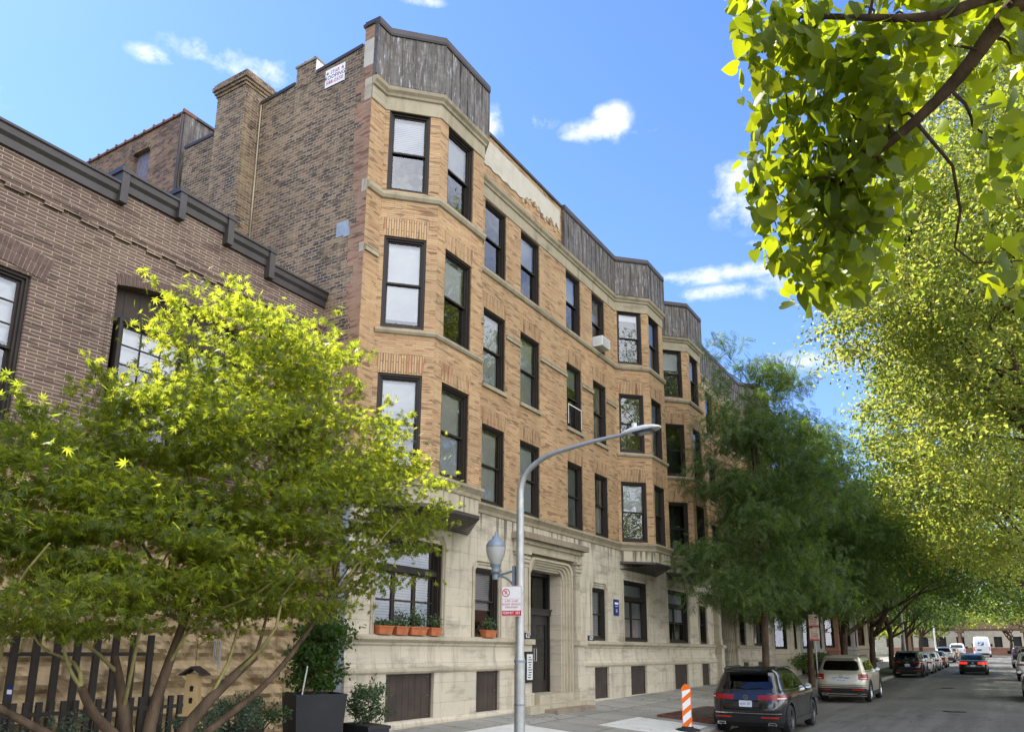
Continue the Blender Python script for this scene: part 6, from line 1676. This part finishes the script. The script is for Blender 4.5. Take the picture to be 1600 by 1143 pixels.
broad((-1.0,128,1.6), 'bushy sunlit tree left of the road end, beyond the crossing', 9, 71, 1.3, 150, 'lf_elm', 'street_tree', 'trees beyond the crossing', (0,0), size=.34, lpc=36, r=.22, bottom=1.0)
broad((-7.5,140,1.7), 'second bushy tree beyond the crossing, further left', 10, 72, 1.5, 150, 'lf_dark', 'street_tree', 'trees beyond the crossing', (0,0), size=.36, lpc=36, r=.22, bottom=1.0)
def catalpa():
    rs = np.random.RandomState(77)
    base = (15.9, 2.6, .2); b = np.array(base)
    t = thing('catalpa_tree', 'catalpa with large heart-shaped leaves, its branch hanging into the upper right corner', 'tree', base)
    s = MB(); W_ = lambda p: np.array(p)-b
    s.tube([(0,0,-.4),(0,0,.6),(-.1,.1,2.2),(-.35,.3,3.9)], [.30,.24,.21,.18], 12, M['bark'])
    main = [W_(p) for p in ((15.55,2.9,4.0),(14.6,3.7,5.4),(13.3,4.6,6.3),(12.3,5.05,6.3),(11.77,5.22,6.05),(11.62,5.29,5.98),(11.38,5.43,5.80),(11.09,5.54,5.64),(10.82,5.60,5.52),(10.62,5.65,5.44),(10.48,5.8,5.25))]
    P = smooth_path(main, 4); s.tube(P, [.15-(.15-.012)*min(1,(i/(len(P)-1))**.55) for i in range(len(P))], 9, M['bark'])
    sec = [W_(p) for p in ((11.85,5.2,6.10),(11.55,5.05,6.02),(11.34,5.0,5.97),(11.1,5.0,6.05),(10.7,5.0,6.25),(10.3,5.0,6.45))]
    Q = smooth_path(sec, 4); s.tube(Q, [.045*(1-.7*i/(len(Q)-1)) for i in range(len(Q))], 7, M['bark'])
    up = [W_(p) for p in ((13.9,4.2,5.9),(13.0,4.6,7.2),(12.0,5.0,8.0),(11.0,5.3,8.3))]
    U_ = smooth_path(up, 4); s.tube(U_, [.08*(1-.75*i/(len(U_)-1)) for i in range(len(U_))], 7, M['bark'])
    up2 = [W_(p) for p in ((15.3,3.1,4.4),(15.8,4.0,6.6),(16.2,4.5,8.6))]; s.tube(smooth_path(up2,4), [.13*(1-.09*i) for i in range(9)], 8, M['bark'])
    LPs = np.array([tuple(p) for p in P[8:]]+[tuple(p) for p in Q]+[tuple(p) for p in U_])
    cs = [(10.32,5.14,6.40),(10.60,5.26,6.32),(10.96,5.36,6.23),(11.34,5.44,6.12),(10.28,5.43,6.04),(10.66,5.54,5.96),(10.98,5.64,5.85),(10.16,5.66,5.67),(10.50,5.78,5.57),(10.86,5.84,5.55),
          (10.14,5.85,5.34),(10.49,5.96,5.24),(10.74,5.97,5.30),(10.36,6.07,5.05),(10.55,6.13,4.98),(10.22,6.05,5.05),(11.69,5.55,5.98),(11.70,5.90,5.45),(11.68,6.25,4.80),(10.34,5.05,6.45),(11.10,5.2,6.3),(11.5,5.2,6.3),(10.4,5.5,5.85),(10.8,5.7,5.75),(10.75,5.6,6.1),
          (10.35,5.3,6.2),(10.3,5.75,5.5),(10.6,5.85,5.42)]
    cs += [(x, 5.0+.3*math.sin(x*3), 6.9+.5*math.sin(x*5)) for x in np.linspace(10.5,12.6,6)]
    cs += [(x, 5.3+.3*math.sin(x*7), 7.9+.4*math.sin(x*4)) for x in np.linspace(10.6,13.5,5)]
    for k in range(60):   # rest of the crown, out of the picture to the right
        d = rs.normal(0,1,3); d /= np.linalg.norm(d); cs.append(tuple(np.array((15.9,3.2,8.6))+d*np.array((2.3,2.6,2.0))*rs.uniform(.6,1)))
    pos, size, droop = [], [], []
    for ci, c in enumerate(cs):
        c = W_(c); k = np.linalg.norm(LPs-c, axis=1).argmin() if ci < 55 else None
        if k is not None:
            T = limb_path(LPs[k], c+np.array([0,0,-.05]), rs, .35, 5, .05); s.tube(T, [.014*(1-.6*j/5) for j in range(6)], 5, M['bark'], caps=False)
        n = rs.randint(66, 86) if ci < 28 else rs.randint(12, 18)
        sp = (.17,.30,.16) if ci < 28 else (.3,.3,.25)
        pos.append(c+np.clip(rs.normal(0,1,(n,3)),-1.5,1.5)*np.array(sp))
    pos = np.concatenate(pos); n = len(pos)
    # leaves hang: tip downward, blades facing all ways
    d = rs.normal(0,1,(n,3))*np.array([.55,.55,.35]); d[:,2] -= .75; d /= np.linalg.norm(d,axis=1)[:,None]
    nr = rs.normal(0,1,(n,3)); nr[:,2] = np.abs(nr[:,2])*.9; nr -= d*(nr*d).sum(1)[:,None]; nr /= np.linalg.norm(nr,axis=1)[:,None]
    rot = np.stack([np.cross(d, nr), d, nr], 2); size = .115*rs.uniform(.5,1.4,n)
    Vs, Fs, o = [], [], 0; pick = rs.randint(0,3,n)
    for k, dr in enumerate((.12,.28,-.12)):
        tv, tf = heart_leaf(dr); m_ = pick == k; V, F = scatter(tv, tf, pos[m_], rot[m_], size[m_]); Vs.append(V); Fs.append(F+o); o += len(V)
    # leaf stalks
    s.build('trunk', M['bark'], t, True)
    fast_mesh('crown', np.concatenate(Vs), np.concatenate(Fs), M['lf_catalpa'], t, smooth=True)
catalpa()

# ------------------------------------------------------------------ garden shrubs and planters
def shrub(name, label, loc, rad, n, leaf, size, seed, tmpl=DIAM, cat='shrub', stems=7, group=None, shell=.55, up=.4):
    rs = np.random.RandomState(seed); t = thing(name, label, cat, loc, 0, group)
    s = MB()
    for k in range(stems):
        a = rs.uniform(0, 6.28); e = (rad[0]*.6*math.cos(a), rad[1]*.6*math.sin(a), rad[2]*rs.uniform(.9,1.6)); P = limb_path((0,0,-.05), e, rs, .2, 4); s.tube(P, [.014*(1-.6*j/4) for j in range(5)], 5, M['bark'])
    s.build('stem', M['bark'], t)
    m_ = max(12, n//60); d = rs.normal(0,1,(m_,3)); d /= np.linalg.norm(d,axis=1)[:,None]; cs = d*np.array(rad)*(rs.uniform(shell,1,(m_,1)))+np.array([0,0,rad[2]])
    idx = rs.randint(0,m_,n); pos = cs[idx]+rs.normal(0,1,(n,3))*np.array(rad)*.17; pos = pos[pos[:,2] > .0]
    V, F = scatter(tmpl[0], tmpl[1], pos, rand_rot(rs, len(pos), up, -.2), size*rs.uniform(.6,1.3,len(pos)))
    fast_mesh('foliage', V, F, leaf, t); return t
ys = strip('front_garden', NX-.05, 2.9, [-10,0,4,8,11.98], lambda x,y: .40+gz(y), M['soil'])
pl_ = MB()
P0 = (.95, 10.35); zt = 1.42
t = thing('tall_planter', 'large charcoal tapered planter holding a green climber, by the brick corner', 'planter', (P0[0],P0[1],.25), R(-28))
rows = []
for z, s_ in ((0,.36),(.5,.40),(1.05,.44),(1.06,.44),(1.06,.40),(.98,.40)): rows.append([(s_*a, s_*b, z) for a, b in ((-1,-1),(0,-1.015),(1,-1),(1.015,0),(1,1),(0,1.015),(-1,1),(-1.015,0))])
mb = MB(); mb.grid(rows, M['planter'], closed=True); mb.build('tub', M['planter'], t); mb = MB(); mb.box(-.4,-.4,.9,.4,.4,.97,M['soil']); mb.build('soil', M['soil'], t)
def climber():
    return make_tree('climbing_shrub', 'leafy green climber rising from the tall charcoal planter', (P0[0],P0[1],1.2), [(0,.05,.55,.42,.42,.45),(-.15,.2,1.15,.40,.40,.5),(.2,.1,.95,.35,.35,.4),(-.35,.1,.5,.3,.3,.35)], [(0,0,0,.02),(0,0,.3,.02),(0,0,.5,.015)], 46, 90, OVAL, .085, M['lf_ivy'], M['bark'], 5, (.11,.11,.10), None, 'shrub', .2, .3, .6, True, .005)
climber()
st_ = MB(); st_.tube([(0,0,0),(.10,0,.55)], .012, 6, M['white']); tag(st_.build('plant_stake', M['white'], loc=(1.05,9.95,1.22)), 'slanting white stake in the climber of the tall charcoal planter', 'stake')
st_ = MB(); st_.tube([(0,0,0),(.0,0,.62)], .014, 6, M['white']); tag(st_.build('plant_stake', M['white'], loc=(1.35,11.0,.75)), 'upright white stake beside the small dark planter at the brick corner', 'stake')
t = thing('low_planter', 'low charcoal trough at the limestone corner holding a dark leafy bush', 'planter', (1.62,10.95,.38), R(-20))
mb = MB(); mb.box(-.46,-.20,0,.46,.20,.36,M['planter']); mb.box(-.48,-.22,.36,.48,.22,.41,M['planter']); mb.box(-.42,-.16,.37,.42,.16,.415,M['soil']); mb.build('tub', M['planter'], t)
shrub('potted_shrub', 'dark glossy bush in the low trough in front of the limestone plinth', (1.62,10.95,.78), (.40,.34,.36), 1500, M['lf_shrub'], .060, 3, OVAL)
t = thing('low_planter', 'grey trough of silvery shrubs between the maple and the tall charcoal planter', 'planter', (1.30,8.55,.40), R(-30))
mb = MB(); mb.box(-.55,-.22,0,.55,.22,.42,M['planter']); mb.box(-.57,-.24,.42,.57,.24,.46,M['planter']); mb.box(-.52,-.19,.43,.52,.19,.465,M['soil']); mb.build('tub', M['planter'], t)
shrub('potted_shrub', 'silvery green shrub spilling over the middle of the grey trough', (1.25,8.35,.84), (.52,.38,.25), 2200, M['lf_boxwood'], .05, 4)
shrub('garden_shrub', 'small green shrub between the silvery one and the tall charcoal planter', (.85,9.3,.75), (.42,.36,.34), 1300, M['lf_shrub'], .06, 14)
shrub('garden_shrub', 'rounded grey-green bush in front of the dark picket fence at lower left', (2.15,4.55,.52), (.36,.36,.40), 2000, M['lf_boxwood'], .045, 6)
shrub('garden_shrub', 'rounded bush between the maple trunk and the lower left bush', (2.05,5.35,.55), (.34,.34,.37), 1800, M['lf_boxwood'], .045, 7)
shrub('garden_shrub', 'bush at the left edge below the fence', (2.3,3.75,.45), (.30,.34,.40), 1400, M['lf_boxwood'], .045, 8)
shrub('garden_shrub', 'grey-green bush just behind the maple trunk', (1.9,7.2,.55), (.48,.42,.34), 2000, M['lf_boxwood'], .05, 9)
shrub('hedge', 'low hedge behind the dark iron fence of the row houses', (1.2,53,.9), (.7,5.2,.55), 7000, M['lf_dark'], .12, 10, cat='hedge', stems=20)
# bird house hung in the maple, wind chimes
bh = thing('bird_house', 'pale cedar bird house with a dark pitched roof, hung beside the maple trunk', 'bird house', (2.62,6.60,1.27), R(28))
mb = MB()
zs_ = [(-.085,.085,0),(-.075,.095,.10),(-.07,.075,.20),(-.085,.06,.30),(-.075,.07,.40),(-.07,.08,.47)]
for y_, fl in ((-.07,False),(.07,True)): mb.grid([[(a,y_,z),(b,y_,z)] for a,b,z in zs_], M['birdwood'], flip=fl)
mb.grid([[(a,-.07,z),(a,.07,z)] for a,b,z in zs_], M['birdwood'], flip=True); mb.grid([[(b,-.07,z),(b,.07,z)] for a,b,z in zs_], M['birdwood'])
mb.box(-.12,-.10,-.025,.12,.10,0,M['birdwood']); mb.build('box', M['birdwood'], bh)
mb = MB()
for z in (.17,.31):
    mb.lathe([(0,0),(.026,.001)], (0,0,0), 12, M['black'], Matrix.Translation((.01,-.073,z)) @ Matrix.Rotation(R(90),4,'X')); mb.box(-.012,-.075,z-.045,.03,-.072,z-.015,M['black'])
mb.build('entrance_hole', M['black'], bh)
mb = MB(); mb.prism([(-.15,.44),(0,.56),(.15,.44),(.15,.455),(0,.58),(-.15,.455)],'x',-.0,.001,M['coping']) if False else mb.prism([(-.15,.45),(0,.54),(.15,.45),(.15,.47),(0,.565),(-.15,.47)],'y',-.12,.12,M['coping']); mb.build('roof', M['coping'], bh)
mb = MB(); mb.tube([(0,0,.55),(0,.0,.95)], .003, 5, M['black']); mb.build('hanger', M['black'], bh)
wc = thing('wind_chimes', 'silver wind chime tubes hanging from the maple', 'wind chimes', (2.38,7.1,1.75))
mb = MB(); mb.lathe([(0,.42),(.06,.42),(.06,.44),(0,.44)], (0,0,0), 14, M['birdwood']); mb.tube([(0,0,.44),(0,0,.9)], .002, 4, M['black']); mb.build('ring', M['birdwood'], wc)
for k in range(5):
    a = 2*math.pi*k/5; mb = MB(); mb.tube([(.045*math.cos(a),.045*math.sin(a),.0+.05*k),(.045*math.cos(a),.045*math.sin(a),.40)], .007, 8, M['steel']); mb.build('tube', M['steel'], wc)
mb = MB(); mb.box(-.05,-.004,-.07,.05,.004,.07,M['bluesign']); mb.box(-.052,-.005,-.03,.052,-.004,.02,M['signwhite']); tag(mb.build('garden_tag', None, loc=(1.33,5.1,1.55)), 'small blue and white tag hanging on the dark fence', 'tag')

# terracotta boxes on the sills
def pot(y, L, label, seed, tall=.12, red=False):
    t = thing('window_box', label, 'planter', (.05,y,2.362), 0, 'terracotta boxes on the ground floor sills')
    mb = MB(); rows = []
    for z, a, b in ((0,.075,L/2-.03),(.15,.10,L/2),(.151,.112,L/2+.012),(.18,.112,L/2+.012),(.18,.095,L/2-.005),(.15,.09,L/2-.01)): rows.append([(-a,-b,z),(a,-b,z),(a,b,z),(-a,b,z)])
    mb.grid(rows, M['terracotta'], closed=True); mb.face(rows[-1], M['soil']); mb.build('pot', M['terracotta'], t)
    rs = np.random.RandomState(seed); n = 260; pos = rs.normal(0,1,(n,3))*np.array([.06,L*.26,tall*.6])+np.array([0,0,.18+tall]); pos[:,2] = np.maximum(pos[:,2], .17)
    V, F = scatter(OVAL[0], OVAL[1], pos, rand_rot(rs, n, .3, -.3), .055*rs.uniform(.6,1.4,n)); fast_mesh('plant', V, F, M['lf_shrub'], t)
    return t
for i, (y, L, lb, tall) in enumerate(((13.15,.46,'terracotta window box at the left end of the wide window, nearly bare',.03),(13.70,.42,'second terracotta box on the wide window sill, low green plant',.06),
    (14.28,.58,'longest terracotta box on the wide window sill, bushy reddish plant',.16),(14.92,.40,'terracotta box at the right end of the wide window, trailing plant',.12),(17.25,.50,'single terracotta box on the narrow window sill beside the lamp post',.13))):
    pot(y, L, lb, 40+i, tall)

# ------------------------------------------------------------------ camera, sky, sun
pt_, yaw_, roll_ = R(13.01), R(31.28), R(.37)
sy, cy, sp, cp = math.sin(yaw_), math.cos(yaw_), math.sin(pt_), math.cos(pt_)
F_ = Vector((-sy*cp, cy*cp, sp)); r_ = Vector((cy, sy, 0)); u_ = r_.cross(F_)
Rr = r_*math.cos(roll_)+u_*math.sin(roll_); Uu = -r_*math.sin(roll_)+u_*math.cos(roll_)
cam = bpy.data.cameras.new('camera'); co = bpy.data.objects.new('camera', cam); COL.objects.link(co)
co.matrix_world = Matrix(((Rr.x,Uu.x,-F_.x,11.2),(Rr.y,Uu.y,-F_.y,0),(Rr.z,Uu.z,-F_.z,2.05),(0,0,0,1)))
cam.sensor_width = 36; cam.lens = 36*1234/1600; cam.shift_y = (730-571.5)/1600; cam.clip_end = 4000; cam.clip_start = .1
SC.camera = co
SUN_AZ = Vector((-.998,.06,0)).normalized(); EL = R(52)
sd = Vector((SUN_AZ.x*math.cos(EL), SUN_AZ.y*math.cos(EL), math.sin(EL)))
sl = bpy.data.lights.new('sun','SUN'); sl.energy = 5.0; sl.angle = R(.55); sl.color = (1,.93,.80)
so = bpy.data.objects.new('sun', sl); COL.objects.link(so); so.rotation_euler = sd.to_track_quat('Z','Y').to_euler()
W = bpy.data.worlds.new('World'); SC.world = W; W.use_nodes = True; nt = W.node_tree; nt.nodes.clear()
sk = nt.nodes.new('ShaderNodeTexSky'); sk.sky_type = 'NISHITA'; sk.sun_disc = False; sk.sun_elevation = EL; sk.sun_rotation = math.atan2(SUN_AZ.x, SUN_AZ.y); sk.air_density = 1.0; sk.dust_density = .25; sk.ozone_density = 3.0; sk.altitude = 150
tc = nt.nodes.new('ShaderNodeTexCoord')
def wmap(scale, loc=(0,0,0)):
    m = nt.nodes.new('ShaderNodeMapping'); m.inputs['Scale'].default_value = scale; m.inputs['Location'].default_value = loc; nt.links.new(tc.outputs['Generated'], m.inputs[0]); return m.outputs[0]
def wmath(op, a, b):
    m = nt.nodes.new('ShaderNodeMath'); m.operation = op
    for i, v in enumerate((a, b)):
        if hasattr(v, 'links'): nt.links.new(v, m.inputs[i])
        else: m.inputs[i].default_value = v
    return m.outputs[0]
# puffs of cloud at given directions, broken up by noise
def px_dir(x, y): return (F_+Rr*((x-800)/1234)-Uu*((y-730)/1234)).normalized()
edge_n = noise_(nt, wmap((1,1,1.6)), 16.0, 9, .66)
fine_n = noise_(nt, wmap((1,1,1)), 26.0, 5, .6)
total = None
CL = [((930,205),.030,.011,.85),((960,192),.018,.016,1.0),((945,178),.012,.009,.7),((900,212),.016,.006,.6),((1150,285),.026,.022,.85),((1178,262),.024,.016,.8),((1175,310),.036,.026,.9),((1135,330),.020,.008,.45),((345,92),.050,.012,.6),((420,110),.035,.014,.6),((235,85),.020,.008,.6),((770,190),.012,.016,.7),((840,190),.022,.009,.42),
      ((1130,428),.075,.009,.66),((1240,440),.07,.012,.66),((1130,455),.07,.008,.5),((1040,435),.03,.007,.45),((1300,560),.10,.016,.35),((1180,380),.014,.005,.35),((660,2),.02,.005,.5),((1000,205),.03,.005,.25)]
for (px_, py_), a, b, amp in CL:
    d = px_dir(px_, py_); r1 = Vector((-d.y, d.x, 0)).normalized() if abs(d.z) < .99 else Vector((1,0,0)); r1 = d.cross(Vector((0,0,1))).normalized(); u1 = r1.cross(d)
    def dot(v, k):
        n = nt.nodes.new('ShaderNodeVectorMath'); n.operation = 'DOT_PRODUCT'; nt.links.new(tc.outputs['Generated'], n.inputs[0]); n.inputs[1].default_value = tuple(v); return wmath('DIVIDE', n.outputs['Value'], k)
    x_, y_ = dot(r1, a), dot(u1, b)
    # only on the visible side of the sky
    f = nt.nodes.new('ShaderNodeVectorMath'); f.operation = 'DOT_PRODUCT'; nt.links.new(tc.outputs['Generated'], f.inputs[0]); f.inputs[1].default_value = tuple(d)
    fr = wmath('GREATER_THAN', f.outputs['Value'], .5)
    q = wmath('ADD', wmath('MULTIPLY', x_, x_), wmath('MULTIPLY', wmath('SUBTRACT', y_, 0.0), y_))
    g = wmath('MULTIPLY', wmath('MULTIPLY', wmath('EXPONENT', wmath('MULTIPLY', q, -1.0), 0), amp), fr)
    total = g if total is None else wmath('MAXIMUM', total, g)
nz = wmath('ADD', wmath('MULTIPLY', wmath('SUBTRACT', edge_n, .5), 2.6), wmath('MULTIPLY', wmath('SUBTRACT', fine_n, .5), 1.3))
msk = wmath('ADD', total, wmath('MULTIPLY', nz, wmath('MINIMUM', wmath('MULTIPLY', total, 3.0), 1.0)))
cm = nt.nodes.new('ShaderNodeMapRange'); cm.inputs['From Min'].default_value = .12; cm.inputs['From Max'].default_value = 1.1; nt.links.new(msk, cm.inputs['Value'])
# thin cloud elsewhere, thickened into an unseen bank added to light the facade
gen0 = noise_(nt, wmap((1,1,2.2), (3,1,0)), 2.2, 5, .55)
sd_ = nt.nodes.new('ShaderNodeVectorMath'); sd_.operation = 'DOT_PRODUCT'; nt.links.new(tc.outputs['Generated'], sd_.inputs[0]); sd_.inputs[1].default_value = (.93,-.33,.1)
fill_bank = nt.nodes.new('ShaderNodeMapRange'); fill_bank.inputs['From Min'].default_value = -.05; fill_bank.inputs['From Max'].default_value = .55; fill_bank.inputs['To Max'].default_value = .34; nt.links.new(sd_.outputs['Value'], fill_bank.inputs['Value'])
gen = wmath('ADD', gen0, fill_bank.outputs[0]); gm_ = nt.nodes.new('ShaderNodeMapRange'); gm_.inputs['From Min'].default_value = .62; gm_.inputs['From Max'].default_value = .82; gm_.inputs['To Max'].default_value = 1.0; nt.links.new(gen, gm_.inputs['Value'])
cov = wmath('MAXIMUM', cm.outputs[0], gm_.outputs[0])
sz = nt.nodes.new('ShaderNodeSeparateXYZ'); nt.links.new(tc.outputs['Generated'], sz.inputs[0])
hz_ = ramp(nt, sz.outputs['Z'], .0, .62, (1,1,1), (0,0,0))
skc = mixc(nt, 1.0, sk.outputs[0], mixc(nt, hz_, (.53,.65,.92), (.62,.67,.82)), 'MULTIPLY')
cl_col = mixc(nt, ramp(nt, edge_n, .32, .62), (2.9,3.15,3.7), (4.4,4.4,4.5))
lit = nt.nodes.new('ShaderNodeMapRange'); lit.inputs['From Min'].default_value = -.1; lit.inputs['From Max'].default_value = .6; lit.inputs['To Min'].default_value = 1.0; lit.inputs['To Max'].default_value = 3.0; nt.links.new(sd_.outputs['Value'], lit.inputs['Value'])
sc_ = nt.nodes.new('ShaderNodeVectorMath'); sc_.operation = 'SCALE'; nt.links.new(cl_col, sc_.inputs[0]); nt.links.new(lit.outputs[0], sc_.inputs[3])   # the added clouds behind the viewpoint are brightened to fill the facade
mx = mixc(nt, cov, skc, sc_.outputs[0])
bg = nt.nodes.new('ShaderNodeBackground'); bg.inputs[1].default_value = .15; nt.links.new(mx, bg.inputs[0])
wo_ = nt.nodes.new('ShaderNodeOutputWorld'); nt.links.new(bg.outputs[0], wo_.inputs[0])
SC.view_settings.view_transform = 'Standard'; SC.view_settings.look = 'None'; SC.view_settings.exposure = 1.2; SC.view_settings.gamma = 1
cy_ = SC.cycles; SC.render.engine = 'CYCLES'; cy_.max_bounces = 8; cy_.diffuse_bounces = 4; cy_.glossy_bounces = 4; cy_.transmission_bounces = 5; cy_.transparent_max_bounces = 8; cy_.use_denoising = True
cy_.sample_clamp_indirect = 6; cy_.caustics_reflective = False; cy_.caustics_refractive = False
